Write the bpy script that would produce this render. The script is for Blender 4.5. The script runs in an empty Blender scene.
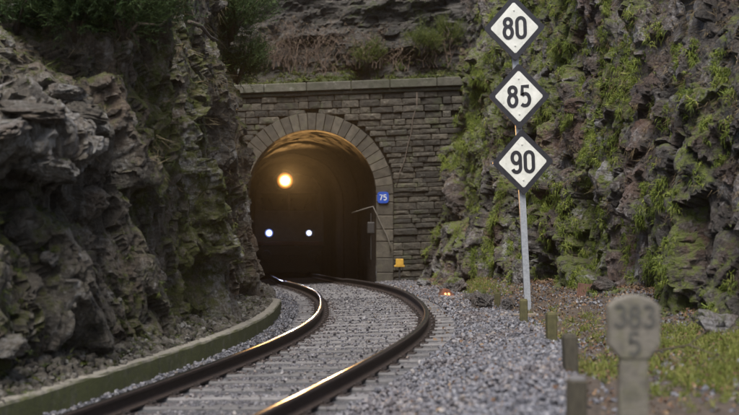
import bpy, math, random
import numpy as np
from mathutils import Vector, Matrix

random.seed(7)
S = bpy.context.scene
COL = S.collection
R = math.radians
HAZE = .0002
CZ = 1.5            # camera height above the datum

# ------------------------------------------------------------------ camera
cam = bpy.data.cameras.new('camera')
cam_o = bpy.data.objects.new('camera', cam); COL.objects.link(cam_o)
cam_o.location = (0, 0, CZ)
cam_o.rotation_euler = (R(90 + 0.99), 0, 0)
cam.sensor_width = 36; cam.lens = 63.33
cam.clip_start = 0.1; cam.clip_end = 600
cam.dof.use_dof = True; cam.dof.focus_distance = 23.0; cam.dof.aperture_fstop = 1.35
S.camera = cam_o

# ------------------------------------------------------------------ sky + sun (overcast, late day)
world = bpy.data.worlds.new('World'); S.world = world; world.use_nodes = True
wn = world.node_tree.nodes; wl = world.node_tree.links
sky = wn.new('ShaderNodeTexSky'); sky.sky_type = 'NISHITA'; sky.sun_disc = False
SUN_EL, SUN_AZ = 62, -12      # from behind the camera, a little to its left
sky.sun_elevation = R(SUN_EL); sky.sun_rotation = R(180 - SUN_AZ)
sky.air_density = 1.0; sky.dust_density = 4.0; sky.ozone_density = 1.0
wl.new(sky.outputs[0], wn['Background'].inputs[0]); wn['Background'].inputs[1].default_value = 0.05
sl = bpy.data.lights.new('sun', 'SUN'); sl.energy = 1.5; sl.angle = R(32); sl.color = (1, .975, .94)
so = bpy.data.objects.new('sun', sl); COL.objects.link(so); so.location = (0, 0, 40)
so.rotation_euler = (R(90 - SUN_EL), 0, R(SUN_AZ))
S.view_settings.view_transform = 'Standard'; S.view_settings.look = 'None'
S.view_settings.exposure = 1.65; S.view_settings.gamma = 1

# ------------------------------------------------------------------ noise helpers (numpy)
def vnoise2(x, y, seed):
    T = np.random.RandomState(seed).rand(256, 256)
    xi = np.floor(x).astype(int); yi = np.floor(y).astype(int)
    fx = x - xi; fy = y - yi
    fx = fx*fx*(3-2*fx); fy = fy*fy*(3-2*fy)
    a = T[xi & 255, yi & 255]; b = T[(xi+1) & 255, yi & 255]
    c = T[xi & 255, (yi+1) & 255]; d = T[(xi+1) & 255, (yi+1) & 255]
    return (a*(1-fx)+b*fx)*(1-fy) + (c*(1-fx)+d*fx)*fy
def fbm2(x, y, seed, o=4):
    r = 0; a = 1; t = 0
    for i in range(o):
        r = r + a*vnoise2(x*2**i + 17.3*i, y*2**i + 5.1*i, seed+i); t += a; a *= .5
    return r/t*2 - 1
def vnoise3(P, seed):
    T = np.random.RandomState(seed).rand(64, 64, 64)
    I = np.floor(P).astype(int); F = P - I; F = F*F*(3-2*F)
    r = 0
    for dx in (0, 1):
        for dy in (0, 1):
            for dz in (0, 1):
                w = (F[:, 0] if dx else 1-F[:, 0])*(F[:, 1] if dy else 1-F[:, 1])*(F[:, 2] if dz else 1-F[:, 2])
                r = r + w*T[(I[:, 0]+dx) & 63, (I[:, 1]+dy) & 63, (I[:, 2]+dz) & 63]
    return r
def fbm3(P, seed, o=4):
    r = 0; a = 1; t = 0
    for i in range(o):
        r = r + a*vnoise3(P*2**i + 9.7*i, seed+i); t += a; a *= .5
    return r/t*2 - 1
def facet(P, seed, grad=.5):
    """Fractured rock: every Voronoi cell is a tilted plane. Returns displacement(-1..1), crack(0..1), cell random."""
    n = P.shape[1]
    rs = np.random.RandomState(seed)
    T = rs.rand(*([64]*n), n+2+n).astype(np.float32)
    I = np.floor(P).astype(int)
    f1 = np.full(len(P), 9.); f2 = np.full(len(P), 9.)
    disp = np.zeros(len(P)); cr = np.zeros(len(P))
    import itertools
    for d in itertools.product((-1, 0, 1), repeat=n):
        J = I + np.array(d)
        t = T[tuple((J[:, k] & 63) for k in range(n))]
        loc = P - (J + t[:, :n])
        dist = .6*np.abs(loc).max(1)*1.3 + .4*np.sqrt((loc*loc).sum(1))
        v = (t[:, n]*2-1) + grad*((t[:, n+2:]*2-1)*loc).sum(1)*2
        closer = dist < f1
        f2 = np.where(closer, f1, np.minimum(f2, dist))
        disp = np.where(closer, v, disp); cr = np.where(closer, t[:, n+1], cr)
        f1 = np.where(closer, dist, f1)
    return disp, np.exp(-(f2-f1)/.10), cr
def sm(x, a, b):
    t = np.clip((np.asarray(x, float)-a)/(b-a), 0, 1); return t*t*(3-2*t)

# ------------------------------------------------------------------ mesh / object helpers
def mesh_np(name, V, F, mats=(), mat_idx=None, smooth=False, attrs=None):
    V = np.asarray(V, np.float32); F = np.asarray(F, np.int32)
    me = bpy.data.meshes.new(name); k = F.shape[1]
    me.vertices.add(len(V)); me.vertices.foreach_set('co', V.ravel())
    me.loops.add(F.size); me.loops.foreach_set('vertex_index', F.ravel())
    me.polygons.add(len(F))
    me.polygons.foreach_set('loop_start', np.arange(0, F.size, k, dtype=np.int32))
    me.polygons.foreach_set('loop_total', np.full(len(F), k, np.int32))
    if mat_idx is not None: me.polygons.foreach_set('material_index', np.asarray(mat_idx, np.int32))
    me.update(calc_edges=True)
    me.polygons.foreach_set('use_smooth', np.full(len(F), smooth))
    for m in mats: me.materials.append(m)
    for a, v in (attrs or {}).items():
        at = me.attributes.new(a, 'FLOAT', 'POINT'); at.data.foreach_set('value', np.asarray(v, np.float32).ravel())
    return me
def ob(name, me, parent=None, loc=None, rot=None, scale=None):
    o = bpy.data.objects.new(name, me); COL.objects.link(o)
    if parent: o.parent = parent
    if loc is not None: o.location = loc
    if rot is not None: o.rotation_euler = rot
    if scale is not None: o.scale = scale
    return o
def tag(o, label=None, cat=None, group=None, kind=None):
    if label: o['label'] = label
    if cat: o['category'] = cat
    if group: o['group'] = group
    if kind: o['kind'] = kind
    return o
def empty(name, loc, rot=(0, 0, 0)):
    o = bpy.data.objects.new(name, None); COL.objects.link(o); o.location = loc; o.rotation_euler = rot
    o.empty_display_size = .2
    return o
class MB:
    """collects shapes into one mesh"""
    def __init__(s): s.v = []; s.f = []; s.m = []
    def add(s, V, F, mi=0):
        b = len(s.v); s.v += [tuple(p) for p in V]; s.f += [tuple(i+b for i in q) for q in F]; s.m += [mi]*len(F)
    def box(s, c, d, mi=0, M=None, ch=0.0):
        hx, hy, hz = d[0]/2, d[1]/2, d[2]/2
        if ch:
            V = []; 
            for sx in (-1, 1):
                for sy in (-1, 1):
                    for sz in (-1, 1):
                        V += [(sx*hx, sy*(hy-ch), sz*(hz-ch)), (sx*(hx-ch), sy*hy, sz*(hz-ch)), (sx*(hx-ch), sy*(hy-ch), sz*hz)]
            V, F = hull(V)
        else:
            V = [(x*hx, y*hy, z*hz) for x in (-1, 1) for y in (-1, 1) for z in (-1, 1)]
            F = [(0, 1, 3, 2), (4, 6, 7, 5), (0, 4, 5, 1), (2, 3, 7, 6), (0, 2, 6, 4), (1, 5, 7, 3)]
        V = [Vector(p) for p in V]
        if M: V = [M @ p for p in V]
        s.add([p + Vector(c) for p in V], F, mi)
    def tube(s, pts, r, n=6, mi=0, cap=True):
        pts = [Vector(p) for p in pts]; rs = r if isinstance(r, (list, tuple)) else [r]*len(pts)
        V = []; F = []
        up = Vector((0.13, 0.31, 0.94))
        for i, p in enumerate(pts):
            t = (pts[min(i+1, len(pts)-1)] - pts[max(i-1, 0)]).normalized()
            if abs(t.dot(up)) > .95: a = t.cross(Vector((1, 0, 0))).normalized()
            else: a = t.cross(up).normalized()
            b = t.cross(a)
            V += [p + (a*math.cos(2*math.pi*k/n) + b*math.sin(2*math.pi*k/n))*rs[i] for k in range(n)]
        for i in range(len(pts)-1):
            for k in range(n):
                F.append((i*n+k, i*n+(k+1) % n, (i+1)*n+(k+1) % n, (i+1)*n+k))
        if cap: F += [tuple(range(n))[::-1], tuple(range((len(pts)-1)*n, len(pts)*n))]
        s.add(V, F, mi)
    def prism(s, outline, y0, y1, mi=0):
        """outline in x,z (counter-clockwise seen from -y), extruded from y0 to y1"""
        n = len(outline)
        V = [(x, y0, z) for x, z in outline] + [(x, y1, z) for x, z in outline]
        F = [tuple(range(n)), tuple(range(2*n-1, n-1, -1))] + [(i, i+n, (i+1) % n+n, (i+1) % n) for i in range(n)]
        s.add(V, F, mi)
    def build(s, name, mats, parent=None, smooth=False, loc=None, rot=None, bevel=0):
        me = bpy.data.meshes.new(name); me.from_pydata(s.v, [], s.f)
        for m in (mats if isinstance(mats, (list, tuple)) else [mats]): me.materials.append(m)
        me.polygons.foreach_set('material_index', s.m)
        me.polygons.foreach_set('use_smooth', [smooth]*len(s.f)); me.update()
        o = ob(name, me, parent, loc, rot)
        if bevel:
            md = o.modifiers.new('bevel', 'BEVEL'); md.width = bevel; md.segments = 2; md.limit_method = 'ANGLE'
        return o
import bmesh
def hull(V):
    bm = bmesh.new()
    for p in V: bm.verts.new(p)
    bmesh.ops.convex_hull(bm, input=bm.verts)
    loose = [v for v in bm.verts if not v.link_faces]
    bmesh.ops.delete(bm, geom=loose, context='VERTS')
    bm.verts.index_update()
    v = [tuple(q.co) for q in bm.verts]; f = [tuple(q.index for q in fc.verts) for fc in bm.faces]
    bm.free(); return v, f

# ------------------------------------------------------------------ materials
def mat(name):
    m = bpy.data.materials.new(name); m.use_nodes = True
    return m, m.node_tree.nodes, m.node_tree.links, m.node_tree.nodes['Principled BSDF']
def ramp(N, stops):
    r = N.new('ShaderNodeValToRGB'); e = r.color_ramp.elements
    while len(e) < len(stops): e.new(.5)
    for i, (p, c) in enumerate(stops): e[i].position = p; e[i].color = (*c, 1)
    return r
def noise(N, L, scale, detail=5, rough=.6, vec=None, stretch=None):
    tc = N.new('ShaderNodeTexCoord'); n = N.new('ShaderNodeTexNoise')
    n.inputs['Scale'].default_value = scale; n.inputs['Detail'].default_value = detail; n.inputs['Roughness'].default_value = rough
    src = tc.outputs['Object']
    if stretch:
        mp = N.new('ShaderNodeMapping'); mp.inputs['Scale'].default_value = stretch; L.new(src, mp.inputs[0]); src = mp.outputs[0]
    L.new(src, n.inputs['Vector']); return n
def mixc(N, L, fac, a, b, blend='MIX'):
    m = N.new('ShaderNodeMix'); m.data_type = 'RGBA'; m.blend_type = blend
    for sock, v in ((m.inputs[0], fac), (m.inputs[6], a), (m.inputs[7], b)):
        if isinstance(v, (int, float)): sock.default_value = v
        elif isinstance(v, tuple): sock.default_value = (*v, 1)
        else: L.new(v, sock)
    return m.outputs[2]
def mth(N, L, op, a, b=0.):
    m = N.new('ShaderNodeMath'); m.operation = op
    for i, v in enumerate((a, b)):
        if isinstance(v, (int, float)): m.inputs[i].default_value = v
        else: L.new(v, m.inputs[i])
    return m.outputs[0]
def bump(N, L, B, h, strength=.5, dist=.02):
    b = N.new('ShaderNodeBump'); b.inputs['Strength'].default_value = strength; b.inputs['Distance'].default_value = dist
    L.new(h, b.inputs['Height']); L.new(b.outputs[0], B.inputs['Normal'])
def attr(N, name):
    a = N.new('ShaderNodeAttribute'); a.attribute_name = name; return a.outputs['Fac']
def objrand(N): return N.new('ShaderNodeObjectInfo').outputs['Random']

def simple(name, c1, c2, scale=20, rough=.7, bmp=.3, metal=0, dist=.01, spec=.5, stretch=None, rnd=0, world=0, stain=None):
    m, N, L, B = mat(name)
    n = noise(N, L, scale, 6, .65, stretch=stretch)
    if world:
        gp = N.new('ShaderNodeNewGeometry'); L.new(gp.outputs['Position'], n.inputs['Vector'])
    r = ramp(N, [(.3, c1), (.7, c2)]); L.new(n.outputs[0], r.inputs[0])
    c = r.outputs[0]
    if stain:
        for sc_n, lo_, hi_, am, colr in stain:
            n9 = noise(N, L, sc_n, 6, .65); gp = N.new('ShaderNodeNewGeometry'); L.new(gp.outputs['Position'], n9.inputs['Vector'])
            c = mixc(N, L, mth(N, L, 'MULTIPLY', ramp_fac(N, L, n9.outputs[0], lo_, hi_), am), c, colr)
    if rnd:
        f = mth(N, L, 'MULTIPLY_ADD', objrand(N), rnd*2); L.nodes if False else None
        N[-1].inputs[2].default_value = 1-rnd
        c = mixc(N, L, 1.0, c, N[-1].outputs[0], 'MULTIPLY')
    L.new(c, B.inputs['Base Color']); B.inputs['Roughness'].default_value = rough; B.inputs['Metallic'].default_value = metal
    B.inputs['Specular IOR Level'].default_value = spec
    if bmp: bump(N, L, B, n.outputs[0], bmp, dist)
    return m

def rock_mat(name, dark, mid, light, rust, moss1, moss2, wet=.38, bed=(1, 1, 3.5)):
    m, N, L, B = mat(name)
    t = attr(N, 'tint'); mo = attr(N, 'moss'); ru = attr(N, 'rust')
    n1 = noise(N, L, 2.6, 8, .65, stretch=bed)
    n2 = noise(N, L, 14, 8, .7, stretch=bed)
    n3 = noise(N, L, 60, 6, .7)
    a = mth(N, L, 'ADD', mth(N, L, 'MULTIPLY', n1.outputs[0], .35), mth(N, L, 'MULTIPLY', n2.outputs[0], .60))
    a = mth(N, L, 'ADD', a, mth(N, L, 'MULTIPLY', n3.outputs[0], .22))
    a = mth(N, L, 'ADD', a, mth(N, L, 'MULTIPLY', mth(N, L, 'SUBTRACT', t, .5), .36))
    r = ramp(N, [(.42, dark), (.54, mid), (.63, tuple(1.6*c for c in mid)), (.75, light)]); L.new(a, r.inputs[0])
    rm = noise(N, L, 1.3, 5, .6)
    rf = mth(N, L, 'MULTIPLY', ru, ramp_fac(N, L, rm.outputs[0], .42, .62))
    c = mixc(N, L, mth(N, L, 'MULTIPLY', rf, .8), r.outputs[0], mixc(N, L, n2.outputs[0], tuple(x*.45 for x in rust), rust))
    # pale lichen flecks
    li = noise(N, L, 9, 8, .75)
    c = mixc(N, L, mth(N, L, 'MULTIPLY', ramp_fac(N, L, li.outputs[0], .60, .68), .55), c, (.26, .27, .25))
    mn = noise(N, L, 7, 8, .75)
    mm = ramp_fac(N, L, mth(N, L, 'ADD', mo, mth(N, L, 'MULTIPLY', mth(N, L, 'SUBTRACT', mn.outputs[0], .5), 1.5)), .42, .62)
    mc = mixc(N, L, n3.outputs[0], moss1, moss2)
    c = mixc(N, L, mm, c, mc)
    L.new(c, B.inputs['Base Color'])
    rr = mth(N, L, 'ADD', mth(N, L, 'MULTIPLY', n2.outputs[0], .35), wet-.12)
    rr = mth(N, L, 'ADD', rr, mth(N, L, 'MULTIPLY', mm, .5))
    L.new(rr, B.inputs['Roughness'])
    vt = N.new('ShaderNodeTexVoronoi'); vt.feature = 'F1'; vt.inputs['Scale'].default_value = 11
    tcv = N.new('ShaderNodeTexCoord'); mv = N.new('ShaderNodeMapping'); mv.inputs['Scale'].default_value = (1, 1, 2.2); mv.inputs['Rotation'].default_value = (.3, .25, .4)
    L.new(tcv.outputs['Object'], mv.inputs[0]); L.new(mv.outputs[0], vt.inputs['Vector'])
    sv_ = N.new('ShaderNodeSeparateColor'); L.new(vt.outputs['Color'], sv_.inputs[0])
    h = mth(N, L, 'ADD', mth(N, L, 'MULTIPLY', n2.outputs[0], 1.1), mth(N, L, 'MULTIPLY', n3.outputs[0], .5))
    h = mth(N, L, 'ADD', h, mth(N, L, 'MULTIPLY', sv_.outputs[0], .35))
    h = mth(N, L, 'SUBTRACT', h, mth(N, L, 'MULTIPLY', vt.outputs['Distance'], .3))
    bump(N, L, B, h, 1.0, .06)
    return m
def ramp_fac(N, L, src, a, b):
    r = ramp(N, [(a, (0, 0, 0)), (b, (1, 1, 1))]); L.new(src, r.inputs[0])
    return r.outputs[0]

M = {}
M['rock_l'] = rock_mat('rock_left', (.018, .016, .013), (.105, .093, .074), (.36, .355, .34), (.20, .12, .07), (.05, .055, .014), (.13, .135, .035), .34, (1, 2.6, .6))
M['rock_r'] = rock_mat('rock_right', (.013, .012, .012), (.066, .059, .053), (.31, .305, .31), (.17, .085, .05), (.055, .07, .014), (.15, .175, .035), .30, (1, 1.8, .8))
M['rock_b'] = rock_mat('rock_back', (.014, .013, .012), (.05, .045, .038), (.12, .115, .105), (.10, .065, .04), (.035, .045, .014), (.08, .095, .028), .6, (.6, 1, 4))
M['wall'] = simple('masonry', (.018, .0155, .011), (.078, .066, .048), 9, .8, .9, dist=.05, rnd=.62, world=1, stain=[(1.1, .45, .62, .75, (.028, .026, .02)), (2.3, .55, .66, .6, (.05, .06, .022)), (7, .6, .68, .5, (.20, .18, .145))])
M['ring'] = simple('ring_stone', (.034, .030, .022), (.10, .086, .064), 6, .8, .6, dist=.03, rnd=.28, world=1, stain=[(1.3, .5, .68, .7, (.05, .045, .035)), (3, .56, .68, .5, (.06, .065, .03))])
M['coping'] = simple('coping_stone', (.05, .046, .034), (.12, .112, .086), 6, .85, .6, dist=.03, rnd=.2, world=1, stain=[(1.6, .45, .65, .7, (.045, .05, .025)), (5, .58, .68, .5, (.24, .23, .2))])
M['mortar'] = simple('mortar', (.035, .034, .03), (.07, .066, .058), 20, .95, .6)
M['lining'] = simple('tunnel_brick', (.012, .010, .008), (.055, .042, .032), 9, .95, 1., dist=.05, spec=.1)
M['ballast_bed'] = simple('ballast_bed', (.03, .03, .032), (.11, .11, .115), 34, .9, 1., dist=.03)
M['verge'] = simple('earth_litter', (.025, .018, .013), (.10, .075, .055), 16, .95, 1., dist=.03)
M['soil'] = simple('dark_soil', (.018, .014, .011), (.06, .045, .035), 8, .95, 1., dist=.05)
M['ground'] = simple('ground_soil', (.03, .026, .02), (.08, .07, .05), 3, .95, .5)
M['sleeper'] = simple('sleeper_weathered', (.075, .072, .072), (.18, .172, .17), 14, .85, .6, dist=.015, stretch=(.5, 6, 1), rnd=.25)
M['fasten'] = simple('fastening_steel', (.02, .016, .014), (.06, .045, .04), 40, .6, .3, .3)
M['rail'] = simple('rail_rust', (.016, .011, .009), (.055, .036, .026), 30, .7, .3, .2, .004)
M['rail_head'] = simple('rail_polished', (.42, .40, .37), (.55, .52, .48), 12, .21, .06, 1, .002, stretch=(1, .1, 1))
M['galv'] = simple('galvanised_steel', (.30, .32, .35), (.48, .50, .53), 25, .5, .1, .5)
M['white'] = simple('sign_white', (.60, .61, .55), (.80, .80, .74), 6, .45, .05, stain=[(4, .48, .72, .35, (.42, .41, .33)), (14, .58, .72, .4, (.30, .29, .24))])
M['black'] = simple('sign_black', (.012, .012, .018), (.03, .03, .036), 15, .45, .05)
M['rusty'] = simple('rusty_plate', (.04, .018, .012), (.13, .06, .036), 12, .8, .5, .1)
M['rusty_dark'] = simple('rusty_dark_plate', (.022, .014, .010), (.075, .042, .028), 9, .8, .4, .1)
M['yellow'] = simple('yellow_paint', (.30, .16, .02), (.62, .36, .04), 9, .6, .2)
M['blue'] = simple('blue_enamel', (.01, .05, .30), (.02, .08, .42), 8, .35, .05)
M['cable'] = simple('grey_cable', (.08, .07, .058), (.16, .145, .12), 30, .6, .1)
M['dark_steel'] = simple('dark_steel', (.015, .015, .015), (.05, .046, .042), 25, .6, .3, .3)
M['wood'] = simple('old_wood', (.10, .08, .06), (.24, .20, .16), 18, .9, .6, stretch=(.3, 5, 5))
M['bark'] = simple('bark', (.05, .038, .028), (.13, .10, .08), 22, .9, .6)
M['stem'] = simple('dry_stem', (.07, .045, .032), (.18, .125, .09), 30, .8, .2)

def conc_mat(name, green, k=1.0):
    m, N, L, B = mat(name)
    n = noise(N, L, 5, 8, .7); n2 = noise(N, L, 45, 6, .7)
    base = mixc(N, L, n2.outputs[0], tuple(k*c for c in (.20, .182, .148)), tuple(k*c for c in (.36, .33, .275)))
    g = N.new('ShaderNodeNewGeometry'); sx = N.new('ShaderNodeSeparateXYZ'); L.new(g.outputs['True Normal'], sx.inputs[0])
    side = mth(N, L, 'SUBTRACT', 1.0, mth(N, L, 'MULTIPLY', mth(N, L, 'MAXIMUM', sx.outputs[2], 0.), 1.0))
    f = ramp_fac(N, L, mth(N, L, 'ADD', mth(N, L, 'MULTIPLY', side, green), mth(N, L, 'MULTIPLY', mth(N, L, 'SUBTRACT', n.outputs[0], .5), 2.2)), .1, .75)
    c = mixc(N, L, f, base, mixc(N, L, n2.outputs[0], (.04, .046, .016), (.15, .155, .05)))
    st = noise(N, L, 11, 7, .7)
    c = mixc(N, L, mth(N, L, 'MULTIPLY', ramp_fac(N, L, st.outputs[0], .5, .66), .65), c, (.055, .052, .042))
    L.new(c, B.inputs['Base Color']); B.inputs['Roughness'].default_value = .9
    bump(N, L, B, mth(N, L, 'ADD', n.outputs[0], n2.outputs[0]), .6, .02)
    return m
M['kerb'] = conc_mat('mossy_concrete', .80, .74)
M['post_conc'] = conc_mat('milepost_concrete', .12, .58)

def leaf_mat(name, c1, c2, c3, rough=.6, trans=.25):
    m, N, L, B = mat(name)
    r = ramp(N, [(0, c1), (.5, c2), (1, c3)]); L.new(attr(N, 'tint'), r.inputs[0])
    L.new(r.outputs[0], B.inputs['Base Color']); B.inputs['Roughness'].default_value = rough
    B.inputs['Specular IOR Level'].default_value = .25
    t = N.new('ShaderNodeBsdfTranslucent'); L.new(r.outputs[0], t.inputs[0])
    mx = N.new('ShaderNodeMixShader'); mx.inputs[0].default_value = trans
    L.new(B.outputs[0], mx.inputs[1]); L.new(t.outputs[0], mx.inputs[2]); L.new(mx.outputs[0], N['Material Output'].inputs[0])
    return m
M['needle'] = leaf_mat('gorse_needles', (.02, .036, .012), (.042, .075, .022), (.085, .12, .04))
M['grass'] = leaf_mat('cliff_grass', (.055, .08, .014), (.15, .195, .032), (.32, .34, .08))
M['verge_grass'] = leaf_mat('verge_grass', (.07, .09, .018), (.15, .175, .035), (.25, .235, .075))
M['dry'] = leaf_mat('dry_grass', (.14, .10, .05), (.24, .18, .10), (.32, .26, .15))
M['ivy'] = leaf_mat('ivy_leaves', (.035, .055, .012), (.08, .105, .022), (.16, .17, .045))
M['fern'] = leaf_mat('dead_bracken', (.06, .042, .026), (.12, .088, .054), (.20, .155, .10))
M['litter'] = leaf_mat('fallen_leaves', (.06, .035, .022), (.15, .085, .05), (.26, .19, .11), .8, .05)

def stone_mat():
    m, N, L, B = mat('ballast_stone')
    r = ramp(N, [(0, (.025, .025, .028)), (.35, (.09, .09, .102)), (.62, (.155, .155, .172)), (.82, (.17, .145, .125)), (1, (.36, .37, .39))])
    L.new(attr(N, 'tint'), r.inputs[0])
    n = noise(N, L, 90, 4, .6)
    rs_ = mixc(N, L, attr(N, 'rusty'), r.outputs[0], mixc(N, L, .55, r.outputs[0], (.10, .06, .038)))
    L.new(mixc(N, L, .45, rs_, n.outputs[0], 'OVERLAY'), B.inputs['Base Color'])
    B.inputs['Roughness'].default_value = .52
    return m
M['stone'] = stone_mat()
def emit(name, col, s):
    m, N, L, B = mat(name); B.inputs['Base Color'].default_value = (*col, 1)
    B.inputs['Emission Color'].default_value = (*col, 1); B.inputs['Emission Strength'].default_value = s
    return m
def paint(name, col, rough=.4, rn=.06):
    return simple(name, tuple(c*(1-rn*4) for c in col), tuple(c*(1+rn) for c in col), 5, rough, .05)

# ------------------------------------------------------------------ track geometry
KN = np.array([6, 9, 12, 15, 18, 21, 24, 27, 30, 33, 36, 39, 43.])
KX = np.array([-3.288, -2.282, -1.42, -.69, -.161, .042, -.013, -.192, -.538, -.972, -1.419, -1.755, -2.15])
_SC = {}
def spline(xk, yk, x):
    key = (xk.tobytes(), yk.tobytes()); m = len(xk); h = np.diff(xk)
    if key not in _SC:
        A = np.eye(m); b = np.zeros(m)
        for i in range(1, m-1):
            A[i, i-1] = h[i-1]; A[i, i] = 2*(h[i-1]+h[i]); A[i, i+1] = h[i]
            b[i] = 6*((yk[i+1]-yk[i])/h[i]-(yk[i]-yk[i-1])/h[i-1])
        _SC[key] = np.linalg.solve(A, b)
    Q = _SC[key]; j = np.clip(np.searchsorted(xk, x)-1, 0, m-2); t = x-xk[j]; hj = h[j]
    return yk[j]+t*((yk[j+1]-yk[j])/hj-hj*(2*Q[j]+Q[j+1])/6)+t*t*Q[j]/2+t**3*(Q[j+1]-Q[j])/(6*hj)
def cx(D):
    D = np.asarray(D, float)
    X = spline(KN, KX, np.clip(D, 6, 43))
    return X + np.where(D < 6, (D-6)*.34, 0) + np.where(D > 43, (D-43)*-.1, 0)
def zt(D):   # top of the left rail
    fall = np.clip(np.asarray(D, float)-36.5, 0, 99)*.024      # the line falls away inside the tunnel
    D = np.clip(np.asarray(D, float), 4, 37.5)
    return CZ - fall - (1.3024 - .00213*(D-25) + .001088*(D-25)**2)
def tangent(D):
    D = np.asarray(D, float); t = (cx(D+.05)-cx(D-.05))/.1; n = np.sqrt(1+t*t)
    return t/n, 1/n
CANT = .0625/1.74
def at(D, u, dz=0.):
    """point u metres right of the track centre at station D, dz above the (canted) rail-top plane"""
    D = np.asarray(D, float); tx, ty = tangent(D)
    return cx(D)+ty*u, D-tx*u, zt(D)+CANT*(u+.87)+dz

# verge heights: line of old sleeper-stub posts on the right
PD = np.array([5, 7.9, 11, 15, 19, 24, 30, 37]); PX = np.array([.9, 1.25, 1.70, 2.10, 2.25, 2.35, 2.0, .9])
PZ = np.array([.16, .24, .29, .21, .14, .07, .05, .04])
def ground_z(x, y):
    """ballast + verge surface right of and under the track"""
    u = (x-cx(y))*tangent(y)[1]
    bed = zt(y)+CANT*(np.clip(u, -1.6, 1.6)+.87)-.185
    px = np.interp(y, PD, PX); pz = np.interp(y, PD, PZ) - np.clip(y-36.5, 0, 99)*.024
    pu = (px-cx(y))*tangent(y)[1]
    t = sm(u, 1.35, np.maximum(pu, 1.9))
    z = bed*(1-t)+pz*t
    z = z - .10*sm(u, pu-.15, pu+.35)*sm(y, 5, 9)*(1-sm(y, 26, 31)) 
    over = np.clip(x-px-.3, 0, 9)
    z = z + over*.24*sm(y, 16, 21) + over*.09*(1-sm(y, 16, 21))
    z = z + .16*sm(x-px, .08, .5)*sm(y, 16.5, 20)*(1-sm(y, 29, 33))
    return z

# ------------------------------------------------------------------ ground, ballast bed, verge
gm = MB(); gm.add([(-70, -30, -.9), (70, -30, -.9), (70, 110, -.9), (-70, 110, -.9)], [(0, 1, 2, 3)])
g = gm.build('ground', M['ground']); tag(g, kind='structure')

def grid_faces(nr, nc):
    i = np.arange((nr-1)*(nc-1)); r = i//(nc-1); c = i % (nc-1); a = r*nc+c
    return np.stack([a, a+1, a+nc+1, a+nc], 1)
def sheet(name, xs_fn, ys, nc, zfn, m):
    rows = []
    for y in ys:
        x = xs_fn(y, nc); rows.append(np.stack([x, np.full(nc, y), zfn(x, np.full(nc, y))], 1))
    V = np.concatenate(rows)
    return mesh_np(name, V, grid_faces(len(ys), nc), [m], smooth=True)
ys = np.linspace(2, 90, 353)
def zbed(x, y): return ground_z(x, y) + .02*fbm2(x*3, y*3, 3) - .02*(np.abs(x) < 99)
me = sheet('ballast_bed', lambda y, n: np.linspace(cx(y)-1.66, max(float(np.interp(y, PD, PX)), cx(y)+1.75)-.02, n), ys, 40, zbed, M['ballast_bed'])
tag(ob('ballast_bed', me), kind='structure')
ys = np.linspace(2, 37.4, 240)
me = sheet('verge', lambda y, n: np.linspace(max(float(np.interp(y, PD, PX)), cx(y)+1.75)-.1, 7.0, n), ys, 70,
           lambda x, y: ground_z(x, y)+.05*fbm2(x*1.7, y*1.7, 11)+.03*fbm2(x*6, y*6, 12), M['verge'])
tag(ob('verge', me), kind='structure')
ys = np.linspace(2, 37.4, 160)
me = sheet('ditch_floor', lambda y, n: np.linspace(cx(y)-4.0, cx(y)-1.80, n), ys, 24,
           lambda x, y: zt(y)-.05+.07*fbm2(x*3, y*3, 15), M['soil'])
tag(ob('ditch_floor', me), kind='structure')

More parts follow.
